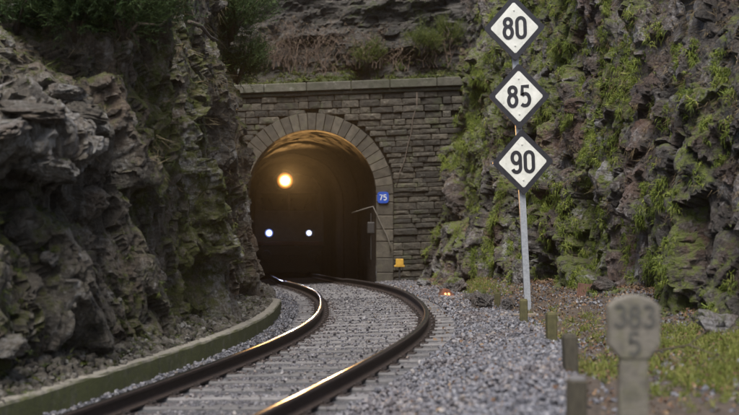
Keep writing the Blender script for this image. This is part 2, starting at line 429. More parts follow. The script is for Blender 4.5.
# ------------------------------------------------------------------ cliffs
def grid_normals(P):
    du = np.gradient(P, axis=0); dv = np.gradient(P, axis=1)
    n = np.cross(du, dv); return n/np.maximum(np.linalg.norm(n, axis=2, keepdims=True), 1e-9)
def smooth_rows(a, k):
    for _ in range(k):
        a = (np.roll(a, 1, 0)+a*2+np.roll(a, -1, 0))/4; a = (np.roll(a, 1, 1)+a*2+np.roll(a, -1, 1))/4
    return a
def dom(Q, rot, cs, w, ws, sd):
    W = Q + w*np.stack([fbm3(Q*ws+k*31.7, sd+k*7, 2) for k in range(3)], 1)
    return (W @ rot.T)/np.array(cs)
from mathutils.kdtree import KDTree
def rockify(P, flip, seed, big, med, sml, cells, moss_fn, bed_rot, voxel=.041, thick=1.3, push=(0, -1, 0)):
    """P: grid of points (nr,nc,3) of the plain cliff. Breaks it into big tilted blocks, rebuilds it with even faces
    (voxel remesh of a closed slab, back removed) and cuts two finer sets of fractures into it."""
    nr, nc, _ = P.shape
    rot = np.array(Matrix.Rotation(bed_rot[0], 3, 'X') @ Matrix.Rotation(bed_rot[1], 3, 'Y'))
    N0 = smooth_rows(grid_normals(P)*flip, 10); N0 /= np.linalg.norm(N0, axis=2, keepdims=True)
    d1, c1, _ = facet(dom(P.reshape(-1, 3), rot, cells[0], .15, .8, seed), seed, .8)
    D1 = smooth_rows((d1*big - c1*big*.4).reshape(nr, nc), 1)
    A = P+N0*D1[..., None]; Bk = P-N0*thick
    # closed slab
    q = grid_faces(nr, nc); n = nr*nc
    rim = np.concatenate([np.arange(nc-1), np.arange(nc-1, n-1, nc), np.arange(n-1, n-nc, -1), np.arange(n-nc, 0, -nc)])
    rn = np.roll(rim, -1)
    F = np.concatenate([q if flip < 0 else q[:, ::-1], (q[:, ::-1] if flip < 0 else q)+n, np.stack([rim, rn, rn+n, rim+n], 1)])
    me = mesh_np('slab', np.concatenate([A.reshape(-1, 3), Bk.reshape(-1, 3)]), F)
    o = bpy.data.objects.new('slab', me); COL.objects.link(o)
    md = o.modifiers.new('r', 'REMESH'); md.mode = 'VOXEL'; md.voxel_size = voxel
    dg = bpy.context.evaluated_depsgraph_get(); m2 = bpy.data.meshes.new_from_object(o.evaluated_get(dg))
    nv = len(m2.vertices); V = np.empty(nv*3, np.float32); m2.vertices.foreach_get('co', V); V = V.reshape(-1, 3).astype(float)
    nf = len(m2.polygons); lp = np.empty(nf*4, np.int32); m2.loops.foreach_get('vertex_index', lp); Fq = lp.reshape(-1, 4)
    bpy.data.objects.remove(o); bpy.data.meshes.remove(me); bpy.data.meshes.remove(m2)
    # keep the front sheet only
    fa = A[::3, ::2].reshape(-1, 3); kd = KDTree(len(fa))
    for i, p in enumerate(fa): kd.insert(p, i)
    kd.balance()
    key = np.round(V/.12).astype(np.int64); k1 = (key[:, 0]+512)*(1 << 24)+(key[:, 1]+512)*(1 << 12)+key[:, 2]+512
    _, first, inv = np.unique(k1, return_index=True, return_inverse=True)
    keep = np.array([kd.find(p)[2] < .34 for p in key[first]*.12])[inv.ravel()]
    Fq = Fq[keep[Fq].all(1)]
    used = np.zeros(nv, bool); used[Fq.ravel()] = True; remap = np.cumsum(used)-1; V = V[used]; Fq = remap[Fq]
    def vnorm(V):
        fn = np.cross(V[Fq[:, 2]]-V[Fq[:, 0]], V[Fq[:, 3]]-V[Fq[:, 1]]); N = np.zeros_like(V)
        for k in range(4):
            for c in range(3): N[:, c] += np.bincount(Fq[:, k], fn[:, c], len(V))
        return N/np.maximum(np.linalg.norm(N, axis=1, keepdims=True), 1e-12)
    N1 = vnorm(V)
    if (N1.mean(0)*np.array(push)).sum() < 0: Fq = Fq[:, ::-1]; N1 = -N1
    _, _, r1 = facet(dom(V, rot, cells[0], .15, .8, seed), seed, .8)
    d2, c2, r2 = facet(dom(V, rot, cells[1], .03, 1.6, seed+50), seed+1, .9)
    V2 = V+np.array(push)*(d2*med-c2*med*.3)[:, None]
    d3, c3, r3 = facet(dom(V, rot, cells[2], .01, 4., seed+90), seed+2, .9)
    V2 = V2+N1*(d3*sml-c3*sml*.3+fbm3(V*14, seed+120, 2)*sml*.3)[:, None]
    N3 = vnorm(V2)
    tint = .40*r1+.35*r2+.25*r3
    moss = moss_fn(V2, N3, r2)
    rust = sm(fbm3(V2*.55, seed+200, 3), -.15, .25)*.6+.4*r2
    print('rock', len(V2), len(Fq), 'mean normal', N3.mean(0))
    return V2, Fq, N3, tint, moss, rust
def cliff_grid(foot, D, prof_fn):
    """foot(D)->(x,y,z) arrays; prof_fn(D)->(inset, rise) arrays of equal length"""
    rows = []
    for i, d in enumerate(D):
        x, y, z, nx, ny = foot(d); ins, rise = prof_fn(d)
        rows.append(np.stack([x+nx*ins, y+ny*ins, z+rise], 1))
    return np.array(rows)
def profile(H, batter, bank, slope, n1, n2, z0=-.6):
    z = np.linspace(z0, H, n1); ins = (z-z0)*batter
    a = bank*(np.linspace(0, 1, n2+1)[1:])**1.9
    e = sm(a, 0, .8)
    return np.concatenate([ins, ins[-1]+a]), np.concatenate([z, H+a*slope*e])
def D_axis(a, b, k):
    d = [a]
    while d[-1] < b: d.append(d[-1]+k*max(d[-1], 10)/20)
    return np.array(d)

# left cliff ------------------------------------------------------------
def foot_l(d):
    tx, ty = tangent(d); u = -2.14 - .21*sm(d, 13.5, 16.5) - .62*sm(d, 23, 29) - .4*sm(33.5-d, 0, -3) - .10*sm(14-d, 0, 3)
    return cx(d)+ty*u, d-tx*u, float(zt(d))-.1, -ty, tx
def prof_l(d):
    H = float(np.interp(d, [4, 12, 14.0, 15.6, 17, 21, 28, 34, 38], [2.4, 2.7, 2.8, 3.4, 5.4, 6.2, 6.4, 6.2, 6.0]))
    return profile(H, .085, 3.2, .55, 120, 46)
def moss_l(Q, N, r):
    up = np.clip(N[:, 2], 0, 1)
    m = .42 + .46*fbm3(Q*np.array([1., 1., .35]), 301, 4) + .45*up*sm(Q[:, 2], .3, 2.5)
    band = np.exp(-((Q[:, 1]-18.5)/1.2)**2)*.28            # green rib half way along
    return np.clip(m+band*.5-.05, 0, .58)
DL = D_axis(9.3, 37.3, .06)
PL = cliff_grid(foot_l, DL, prof_l)
# the rock ledge that hangs out over the near kerb, and the hollow under it
zz = PL[..., 2]; yy = PL[..., 1]
ledge = np.exp(-((zz-2.50)/.34)**4)*np.exp(-((yy-13.0)/1.75)**4)*.50
hollow = -np.exp(-((zz-1.78)/.33)**4)*np.exp(-((yy-13.4)/1.9)**2)*.34
lower = np.exp(-((zz-.75)/.55)**4)*np.exp(-((yy-13.3)/1.5)**4)*.18
PL[..., 0] += ledge+hollow+lower
PL, FL, NL, t_, m_, r_ = rockify(PL, -1, 21, .30, .095, .030, [(1.1, .85, 2.0), (.42, .24, .62), (.20, .085, .26)], moss_l, (R(-16), R(6)), push=(.82, -.55, .12))
wz = np.exp(-((PL[:, 1]-13.)/2.)**4)*sm(PL[:, 2], 1.9, 2.2)*(1-sm(PL[:, 2], 3.0, 3.6)); t_ = np.clip(t_+.17*wz, 0, 1.2); m_ = m_*(1-.6*wz)  # near ledge: paler slabs, with wet highlights also put into the tint
cl = ob('cliff_left', mesh_np('cliff_left', PL, FL, [M['rock_l']], attrs={'tint': t_, 'moss': m_, 'rust': r_*.75}))
tag(cl, 'dark jagged rock cliff with mossy ribs left of the track behind the kerb', 'cliff', kind='structure')
ML = m_

# right cliff -----------------------------------------------------------
RD = np.array([4, 10, 15.6, 22, 28, 33, 36, 38.5]); RX = np.array([5.6, 5.2, 4.55, 3.95, 3.3, 2.35, 1.75, 1.5])
def foot_r(d):
    x = float(spline(RD, RX, np.array([d]))[0]); x2 = float(spline(RD, RX, np.array([d+.1]))[0])
    t = (x2-x)/.1; n = math.hypot(1, t)
    return x, d, float(ground_z(np.array([x]), np.array([d]))[0])-.1, 1/n, -t/n
def prof_r(d):
    return profile(min(9.0, 2.5+.185*d), .20, 1.6, .6, 150, 24)
def moss_r(Q, N, r):
    up = np.clip(N[:, 2], 0, 1)
    m = .30 + .55*fbm3(Q*np.array([1., 1., .35]), 401, 4) + .30*up + .12*sm(Q[:, 1], 16, 24)
    m += .35*np.exp(-((Q[:, 1]-34.3)/1.4)**2)*sm(Q[:, 2], 2.2, 3.6)
    return np.clip(m, 0, .56)
DR = D_axis(11.5, 38.2, .06)
PR = cliff_grid(foot_r, DR, prof_r)
PR, FR, NR, t_, m_, r_ = rockify(PR, 1, 61, .27, .10, .020, [(1.1, 1.0, 1.7), (.44, .38, .48), (.16, .12, .15)], moss_r, (R(20), R(-8)), push=(-.82, -.55, .12))
cr = ob('cliff_right', mesh_np('cliff_right', PR, FR, [M['rock_r']], attrs={'tint': t_, 'moss': m_, 'rust': r_}))
tag(cr, 'steep wet slate cliff hung with bright green tufts right of the track', 'cliff', kind='structure')
MR = m_

# rock face and ledge above the portal ------------------------------------
PORT_Y = 37.5
def back_grid():
    xs = np.linspace(-7, 6, 260); rows = []
    z1 = np.concatenate([np.linspace(5.25, 6.35, 40), np.linspace(6.4, 12.5, 170), np.linspace(12.6, 15, 30)])
    y1 = np.concatenate([np.linspace(37.9, 40.3, 40), 40.3+np.linspace(.1, 1.3, 170), np.linspace(41.9, 50, 30)])
    return np.stack([np.stack([np.full(len(z1), x), y1, z1+.03*x*(z1 < 7)], 1) for x in xs])
PB = back_grid()
def moss_b(Q, N, r): return np.clip(.32+.4*fbm3(Q*.7, 501, 4)+.35*sm(-Q[:, 2], -6.6, -6.0), 0, 1)
PB, FB, NB, t_, m_, r_ = rockify(PB, 1, 81, .20, .06, .02, [(1.5, 1., .6), (.5, .4, .2), (.2, .15, .08)], moss_b, (R(4), R(5)), .07)
bk = ob('cliff_back', mesh_np('cliff_back', PB, FB, [M['rock_b']], attrs={'tint': t_, 'moss': m_, 'rust': r_*.5}))
tag(bk, 'dark layered rock face above the tunnel portal', 'cliff', kind='structure')
# ------------------------------------------------------------------ tunnel portal
AX, AZ, AR, RING = -1.66, 2.53, 1.85, .50        # arch centre, springing, radius, ring depth
PG = .037                                          # slight fall of the courses to the left
portal = empty('tunnel_portal', (AX, PORT_Y, 0))
tag(portal, 'coursed stone portal with pale arch ring round the dark tunnel mouth', 'tunnel portal')
def chamfer_stone(seed):
    rs = random.Random(seed); c = .06; V = []
    for sx in (-1, 1):
        for sy in (-1, 1):
            for sz in (-1, 1):
                j = lambda a: a*(1+rs.uniform(-.06, .05))
                V += [(j(sx*.5), j(sy*(.5-c)), j(sz*(.5-c*1.6))), (j(sx*(.5-c)), j(sy*.5), j(sz*(.5-c*1.6))), (j(sx*(.5-c)), j(sy*(.5-c)), j(sz*.5))]
    V += [(rs.uniform(-.2, .2), -.5-rs.uniform(.0, .05), rs.uniform(-.2, .2))]
    v, f = hull(V); me = bpy.data.meshes.new('stone'); me.from_pydata(v, [], f); me.update(); return me
stones = [chamfer_stone(i) for i in range(10)]
for s_ in stones: s_.materials.append(M['wall'])
rs = random.Random(3)
TOPZ = 5.43
def topz(x): return TOPZ + PG*(x+3.5)
row_z = -.3; row = 0; nstone = 0
while row_z < TOPZ-.02:
    hgt = rs.uniform(.12, .22)
    if row_z+hgt > TOPZ-.02: hgt = TOPZ-.02-row_z
    if hgt < .08: break
    zc = row_z+hgt/2
    dz = max(0, zc-AZ)
    ro = AR+RING+.015
    if zc < AZ: half = AR+.48
    elif dz+hgt/2-.03 < ro: half = math.sqrt(max(0, ro*ro-max(0, dz+hgt/2-.03)**2))
    else: half = 0
    runs = [(-5.3, AX-half), (AX+half, 3.4)] if half > .05 else [(-5.3, 3.4)]
    for a, b in runs:
        x = a
        if b-a < .06: continue
        # stones start at the arch so that the joint at the ring is tight
        xs = [b] if a < -5 and half > .05 else [a]
        sgn = -1 if xs[0] == b else 1
        while True:
            w = rs.uniform(.24, .72); nx = xs[-1]+sgn*w
            if (sgn > 0 and nx > b-.12) or (sgn < 0 and nx < a+.12): xs.append(b if sgn > 0 else a); break
            xs.append(nx)
        xs.sort()
        for p, q in zip(xs[:-1], xs[1:]):
            xm = (p+q)/2
            if xm > 2.6 or xm < -4.6: continue
            if nstone < 298:
                o = ob('stone', stones[rs.randrange(10)], portal, (xm-AX, .10+rs.uniform(-.045, .035), zc+PG*(xm+3.5)),
                       (0, -PG*.9+rs.uniform(-.012, .012), 0), (q-p-.010, .30, hgt-.010))
                nstone += 1
    row_z += hgt; row += 1
print('portal stones', nstone)
# mortar core with the arched opening
def opening(x):
    d = abs(x-AX)
    return AZ+math.sqrt(max(0, (AR+.25)**2-d*d)) if d < AR+.25 else -.6
V = []; F = []
xs = list(np.arange(-6.5, 4.6, .06))
for x in xs: V += [(x-AX, .15, opening(x)), (x-AX, .15, topz(x)-.02), (x-AX, 2.2, topz(x)-.02)]
for i in range(len(xs)-1):
    a = i*3; b = a+3; F += [(a, b, b+1, a+1), (a+1, b+1, b+2, a+2)]
mb = MB(); mb.add(V, F); mb.build('mortar_core', M['mortar'], portal)
# arch ring of voussoirs + jambs
def voussoir(a0, a1, r0, r1, y0, y1, seed):
    rr = random.Random(seed); V = []
    g_ = .003/r0
    for y, k in ((y0, .010), (y0+.03, 0), (y1, 0)):
        for a, r in ((a0+g_+k/r0, r0+k), (a0+g_+k/r1, r1-k), (a1-g_-k/r1, r1-k), (a1-g_-k/r0, r0+k)):
            V.append((math.cos(a)*r, y+(rr.uniform(-.008, .008) if k else 0), math.sin(a)*r))
    F = [(0, 1, 2, 3)]
    for l in (0, 4):
        for i in range(4): F.append((l+i, l+4+i, l+4+(i+1) % 4, l+(i+1) % 4))
    F.append((11, 10, 9, 8))
    m = MB(); m.add(V, F); return m
ring = MB(); 
NV = 27
arch = bpy.data.objects.new('arch_ring', None); COL.objects.link(arch); arch.parent = portal; arch.location = (0, 0, AZ)
for i in range(NV):
    a0 = math.pi*i/NV; a1 = math.pi*(i+1)/NV
    voussoir(a0, a1, AR, AR+RING-rs.uniform(0, .02), -.125+rs.uniform(-.012, .012), .62, i).build('voussoir', M['ring'], arch)
for sx in (-1, 1):
    z = -.5-AZ; k = 0
    while z < -.02:
        h_ = min(rs.uniform(.34, .5), -z)
        if -z-h_ < .12: h_ = -z
        w = AR*0+.50
        mb = MB(); mb.box((0, 0, 0), (w-.008, .70, h_-.012), 0, None, .016)
        mb.build('jamb_block', M['ring'], arch, loc=(sx*(AR+w/2+.0), .24+rs.uniform(-.012, .012), z+h_/2)); z += h_; k += 1
# cornice slabs
x = -5.2
while x < 3.2:
    w = rs.uniform(1.0, 1.5); xm = x+w/2
    mb = MB(); mb.box((0, 0, 0), (w-.014, .62, .25), 0, None, .02)
    mb.build('cornice_slab', M['coping'], portal, loc=(xm-AX, .12, topz(xm)+.125), rot=(0, -PG, 0)); x += w
mb = MB(); mb.box((0, 0, 0), (8.4, .34, .09), 0, None, .01)
mb.build('cornice_string', M['coping'], portal, loc=(-1.0-AX, .085, topz(-1.0)-.06), rot=(0, -PG, 0))
# tunnel lining: horseshoe bore following the track
tunnel = empty('tunnel_bore', (AX, PORT_Y, 0)); tag(tunnel, 'dark brick tunnel bore behind the stone portal', 'tunnel')
prof = [(AR*math.cos(a), AZ+AR*math.sin(a)) for a in np.linspace(0, math.pi, 41)]
prof = [(AR, -1.8), (AR, .2), (AR, .8), (AR, 1.4), (AR, 2.0)] + prof + [(-AR, 2.0), (-AR, 1.4), (-AR, .8), (-AR, .2), (-AR, -1.8)]
DT = np.concatenate([np.linspace(.3, 14, 180), np.linspace(14.2, 50, 60)]); V = []
for d in DT:
    ox = float(cx(PORT_Y+d)-cx(PORT_Y))
    V += [(x_+ox, d, z_) for x_, z_ in prof]
V = np.array(V); n_ = len(prof)
ang = np.tile(np.arange(n_), len(DT)).astype(float); dd = np.repeat(DT, n_)
wob = .05*fbm2(ang*.35, dd*1.2, 71)+.02*fbm2(ang*1.5, dd*4, 75)
step = .05*(np.floor(dd/3.1) % 2)                        # relining rings stand a little proud
cxo = np.array([float(cx(PORT_Y+d)-cx(PORT_Y)) for d in DT]).repeat(n_)
rad = np.stack([V[:, 0]-cxo, np.zeros(len(V)), np.maximum(V[:, 2]-AZ, 0)], 1); rad /= np.linalg.norm(rad, axis=1)[:, None]
V = V + rad*np.maximum(wob+step+.03, .012)[:, None]
ob('lining', mesh_np('lining', V, grid_faces(len(DT), n_), [M['lining']], smooth=False), tunnel)
mb = MB(); mb.add([(-9, 50, -1), (4, 50, -1), (4, 50, 6), (-9, 50, 6)], [(0, 1, 2, 3)]); mb.build('far_wall', M['lining'], tunnel)

# ------------------------------------------------------------------ track
track = empty('railway_track', (float(cx(12)), 12, 0)); tag(track, 'curving single railway track of two shiny rails on grey sleepers', 'railway track')
TL = Vector(track.location)
RP = [(-.072, -.165), (-.072, -.150), (-.020, -.132), (-.010, -.120), (-.010, -.048), (-.036, -.038), (-.037, -.012), (-.028, -.003), (-.012, 0),
      (.012, 0), (.028, -.003), (.037, -.012), (.036, -.038), (.010, -.048), (.010, -.120), (.020, -.132), (.072, -.150), (.072, -.165)]
DS = np.linspace(2, 88, 700)
for u in (-.87, .87):
    V = []
    for d in DS:
        for du, dz in RP:
            a, b, c = at(d, u+du, dz); V.append((a-TL.x, b-TL.y, c-TL.z))
    n_ = len(RP); F = []; mi = []
    for i in range(len(DS)-1):
        for k in range(n_):
            F.append((i*n_+k, i*n_+(k+1) % n_, (i+1)*n_+(k+1) % n_, (i+1)*n_+k)); mi.append(1 if 7 <= k <= 9 else 0)
    ob('rail', mesh_np('rail', V, F, [M['rail'], M['rail_head']], mi, smooth=False), track)
# sleepers, each with its two fastenings
sv = []
for sd in range(4):
    r2 = random.Random(sd); m = MB(); m.box((0, 0, 0), (2.6, .24, .16), 0, None, .018); v2 = []
    me = bpy.data.meshes.new('sleeper'); me.from_pydata([(x+r2.uniform(-.012, .012), y+r2.uniform(-.006, .006), z+r2.uniform(-.004, .004)) for x, y, z in m.v], [], m.f)
    me.materials.append(M['sleeper']); me.update(); sv.append(me)
fm = MB(); fm.box((0, 0, .008), (.34, .17, .016), 0, None, .004)
for sx in (-1, 1):
    for sy in (-1, 1): fm.tube([(sx*.115, sy*.045, .0), (sx*.115, sy*.045, .055)], [.024, .020], 6)
    fm.box((sx*.10, 0, .03), (.07, .05, .02), 0, None, .004)
fme = bpy.data.meshes.new('fastening'); fme.from_pydata(fm.v, [], fm.f); fme.materials.append(M['fasten']); fme.update()
d = 5.0; k = 0
while d < 62:
    tx, ty = tangent(d); a, b, c = at(d, 0.0, -.165-.016-.08)
    o = ob('sleeper', sv[k % 4], track, (float(a)-TL.x, float(b)-TL.y, float(c)-TL.z+rs.uniform(-.004, .004)), (0, -math.atan(CANT), -math.atan2(float(tx), float(ty))+rs.uniform(-.01, .01)))
    if d < 40:
        for u in (-.87, .87): ob('fastening', fme, o, (u, 0, .08))
    d += .56; k += 1

# ------------------------------------------------------------------ ballast stones (uncountable)
def stones_mesh(P, size, seed, rusty=None, plain=False):
    rs = np.random.RandomState(seed); n = len(P)
    ph = (1+5**.5)/2
    I = np.array([(-1, ph, 0), (1, ph, 0), (-1, -ph, 0), (1, -ph, 0), (0, -1, ph), (0, 1, ph), (0, -1, -ph), (0, 1, -ph), (ph, 0, -1), (ph, 0, 1), (-ph, 0, -1), (-ph, 0, 1)])/1.902
    Fi = np.array([(0, 11, 5), (0, 5, 1), (0, 1, 7), (0, 7, 10), (0, 10, 11), (1, 5, 9), (5, 11, 4), (11, 10, 2), (10, 7, 6), (7, 1, 8), (3, 9, 4), (3, 4, 2), (3, 2, 6), (3, 6, 8), (3, 8, 9), (4, 9, 5), (2, 4, 11), (6, 2, 10), (8, 6, 7), (9, 8, 1)])
    if plain:                                             # eight-cornered chips for the small and far ones
        I = np.array([(x, y, z) for x in (-1, 1) for y in (-1, 1) for z in (-1, 1)])*.66
        Fi = np.array([(0, 1, 3), (0, 3, 2), (4, 6, 7), (4, 7, 5), (0, 4, 5), (0, 5, 1), (2, 3, 7), (2, 7, 6), (0, 2, 6), (0, 6, 4), (1, 5, 7), (1, 7, 3)])
    nv = len(I)
    var = I[None]*(1+rs.uniform(-.34, .22, (24, nv, 1)))+rs.uniform(-.12, .12, (24, nv, 3))
    v = var[rs.randint(0, 24, n)]*np.stack([rs.uniform(.8, 1.25, n), rs.uniform(.7, 1.05, n), rs.uniform(.5, .85, n)], 1)[:, None]
    q = rs.normal(size=(n, 4))*np.array([1, .45, .45, 1]); q /= np.linalg.norm(q, axis=1)[:, None]
    w, x, y, z = q.T
    Rm = np.stack([np.stack([1-2*(y*y+z*z), 2*(x*y-z*w), 2*(x*z+y*w)], 1), np.stack([2*(x*y+z*w), 1-2*(x*x+z*z), 2*(y*z-x*w)], 1), np.stack([2*(x*z-y*w), 2*(y*z+x*w), 1-2*(x*x+y*y)], 1)], 1)
    v = np.einsum('nij,nkj->nki', Rm, v)*(size[:, None, None]*.5)+P[:, None]
    f = (Fi[None]+np.arange(n)[:, None, None]*nv).reshape(-1, 3)
    tint = np.clip(rs.beta(3.6, 4.2, n), 0, 1)
    return mesh_np('ballast', v.reshape(-1, 3), f, [M['stone']], attrs={'tint': np.repeat(tint, nv), 'rusty': np.repeat(np.zeros(n) if rusty is None else rusty, nv)})
rsn = np.random.RandomState(5)
pts = []
def scatter(n, y0, y1, ulo, uhi, lift, smin, smax):
    y = y0+(y1-y0)*rsn.rand(n)
    pu = (np.interp(y, PD, PX)-cx(y))*tangent(y)[1]
    hi = np.minimum(np.maximum(pu, 1.75), 9)+uhi if 0 <= uhi < 1 else np.full(n, uhi)
    u = ulo+(hi-ulo)*rsn.rand(n)
    x = cx(y)+tangent(y)[1]*u
    z = ground_z(x, y)
    s_ = smin+(smax-smin)*rsn.rand(n)**1.5
    ok = (np.abs(np.abs(u)-.87) > .10)
    phase = ((y-tangent(y)[0]*0-5.0+u*tangent(y)[0]/tangent(y)[1]) % .56)
    sl_ = (np.minimum(phase, .56-phase) < .125) & (np.abs(u) < 1.31)
    ok &= ~(sl_ & (rsn.rand(n) > np.where(np.abs(u) > .95, .08, .42)))
    z = z+np.where(np.abs(u) < 1.34, -.026, lift*rsn.rand(n)**2)
    near_rail = (np.abs(np.abs(u)-.87) < .2)
    z = np.where(near_rail, z-.02, z)
    z = np.where(sl_, zt(y)+CANT*(u+.87)-.178+s_*.15, z)
    ru_ = np.clip(1.1*np.exp(-((np.abs(u)-.87)/.28)**2)+.25*(np.abs(u) < 1.3)+.9*np.clip(fbm2(x*1.3, y*1.3, 55)+.1, 0, 1)*(u > 1.4), 0, 1)*rsn.uniform(.5, 1, n)
    pts.append(np.stack([x, y, z, s_, ru_], 1)[ok])
scatter(9600, 7.5, 13, 1.30, .30, .05, .028, .085)
scatter(11500, 13, 22, 1.30, .25, .05, .032, .085)
scatter(7000, 22, 37, 1.30, .25, .04, .045, .08)
scatter(14000, 8.5, 18, -1.30, 1.31, 0, .022, .048)
scatter(9000, 18, 28, -1.30, 1.31, 0, .034, .06)
scatter(5000, 28, 40, -1.30, 1.31, 0, .04, .065)
scatter(1200, 25, 38, -1.66, -1.28, .03, .04, .07)
scatter(2200, 9, 26, -1.62, -1.28, .03, .035, .06)
A = np.concatenate(pts)
near_ = (A[:, 1] < 16) & ((A[:, 0]-cx(A[:, 1])) > 1.2)
tag(ob('ballast_chippings', stones_mesh(A[~near_, :3], A[~near_, 3], 8, A[~near_, 4], True)), 'finer grey ballast between the rails and farther along the track', 'ballast', kind='stuff')
A = A[near_]
tag(ob('ballast', stones_mesh(A[:, :3], A[:, 3], 9, A[:, 4])), 'grey crushed stone ballast heaped beside the near right rail', 'ballast', kind='stuff')

# ------------------------------------------------------------------ kerb wall
KD = list(np.linspace(4, 24.2, 90)); kp = []
for d in KD:
    a, b, c = at(d, -1.62, -.20); kp.append((float(a), float(b), float(c)))
# the end turns in towards the rock
ex, ey, ez = kp[-1]
for i in range(1, 9):
    a = i/8*1.35; kp.append((ex-.55*(1-math.cos(a))-0.02*i, ey+.62*math.sin(a)+.01*i, ez))
for i in range(1, 6): kp.append((kp[-1][0]-.14, kp[-1][1]+.03, ez))
KV = []; KH, KW = .25, .16
kpro = [(0, -.15), (.0, KH-.035), (.012, KH-.012), (.035, KH), (KW-.03, KH), (KW, KH-.03), (KW, -.15)]
for i, p in enumerate(kp):
    t = Vector(kp[min(i+1, len(kp)-1)])-Vector(kp[max(i-1, 0)]); t.z = 0; t.normalize(); n = Vector((-t.y, t.x, 0))
    for a, z in kpro:
        w = .004*math.sin(i*.9+a*9)+random.uniform(-.006, .006)
        KV.append((p[0]+n.x*(a+w*(z > 0)), p[1]+n.y*(a+w*(z > 0)), p[2]+z+random.uniform(-.006, .006)*(z > .1)))
kb = ob('kerb_wall', mesh_np('kerb_wall', KV, grid_faces(len(kp), len(kpro))[:, ::-1], [M['kerb']], smooth=False))
tag(kb, 'low mossy concrete kerb wall curving along the left rail', 'kerb')

# ------------------------------------------------------------------ locomotive in the tunnel
TD = 54.0; loco = empty('locomotive', (-3.34, TD, float(zt(TD))+.03), (0, 0, math.atan(.1)))
tag(loco, 'locomotive with three lit headlamps coming through the dark tunnel', 'locomotive')
M['loco'] = paint('loco_grey', (.26, .24, .225), .5); M['loco_dark'] = paint('loco_dark', (.03, .03, .03), .6); M['loco_red'] = paint('loco_red', (.12, .02, .014), .5)
M['glass'] = paint('cab_glass', (.012, .014, .016), .08)
mb = MB()
out = [(-1.45, 1.2), (1.45, 1.2), (1.45, 2.5), (1.38, 3.6), (1.05, 4.05), (.4, 4.18), (-.4, 4.18), (-1.05, 4.05), (-1.38, 3.6), (-1.45, 2.5)]
n = len(out); V = [(x*.97, .12, z) for x, z in out]+[(x, .30, z) for x, z in out]+[(x, 15, z) for x, z in out]
V = [(x, y+(.32*max(0, z-2.2)/1.9 if i < n else (.32*max(0, z-2.2)/1.9 if i < 2*n else 0)), z) for i, (x, y, z) in enumerate(V)]
F = [tuple(range(n))]+[(i+l*n, i+n+l*n, (i+1) % n+n+l*n, (i+1) % n+l*n) for l in (0, 1) for i in range(n)]+[tuple(range(3*n-1, 2*n-1, -1))]
mb.add(V, F); mb.build('body', M['loco'], loco)
for sx in (-1, 1):
    mb = MB(); T = Matrix.Rotation(-math.atan(.32/1.9), 3, 'X')
    mb.box((0, 0, 0), (1.12, .03, .72), 0, T, .012)
    w = mb.build('windscreen', M['glass'], loco, loc=(sx*.62, .255, 3.0))
    mb = MB(); mb.box((0, 0, 0), (.03, .02, .5), 0, T); mb.build('wiper', M['dark_steel'], w, loc=(sx*.1, -.025, -.08), rot=(0, .4*sx, 0))
mb = MB(); mb.box((0, .12, 1.28), (2.86, .10, .16), 0, None, .02); mb.build('red_band', M['loco_red'], loco)
mb = MB(); mb.box((0, .32, .95), (2.7, .3, .4), 0, None, .03); mb.build('buffer_beam', M['loco_dark'], loco)
for sx in (-1, 1):
    mb = MB(); mb.tube([(0, .25, 0), (0, -.28, 0)], .09, 12); mb.tube([(0, -.28, 0), (0, -.33, 0)], [.22, .20], 16)
    mb.build('buffer', M['dark_steel'], loco, loc=(sx*.95, .1, .78))
mb = MB(); mb.tube([(0, .2, .75), (0, -.1, .75), (0, -.16, .62), (0, -.1, .5)], .05, 8); mb.build('coupling_hook', M['dark_steel'], loco)
mb = MB(); mb.prism([(-1.3, .08), (1.3, .08), (1.3, .42), (-1.3, .42)], .3, .36); mb.build('snow_plough', M['loco_dark'], loco)
mb = MB(); mb.box((0, 7.5, .62), (2.4, 13, .6), 0, None, .03); mb.build('bogies', M['loco_dark'], loco)
for sx in (-1, 1):
    for d in (1.6, 4.0, 11.0, 13.4):
        mb = MB(); mb.tube([(sx*.80, d, .52), (sx*.93, d, .52)], .52, 20); mb.build('wheel', M['dark_steel'], loco)
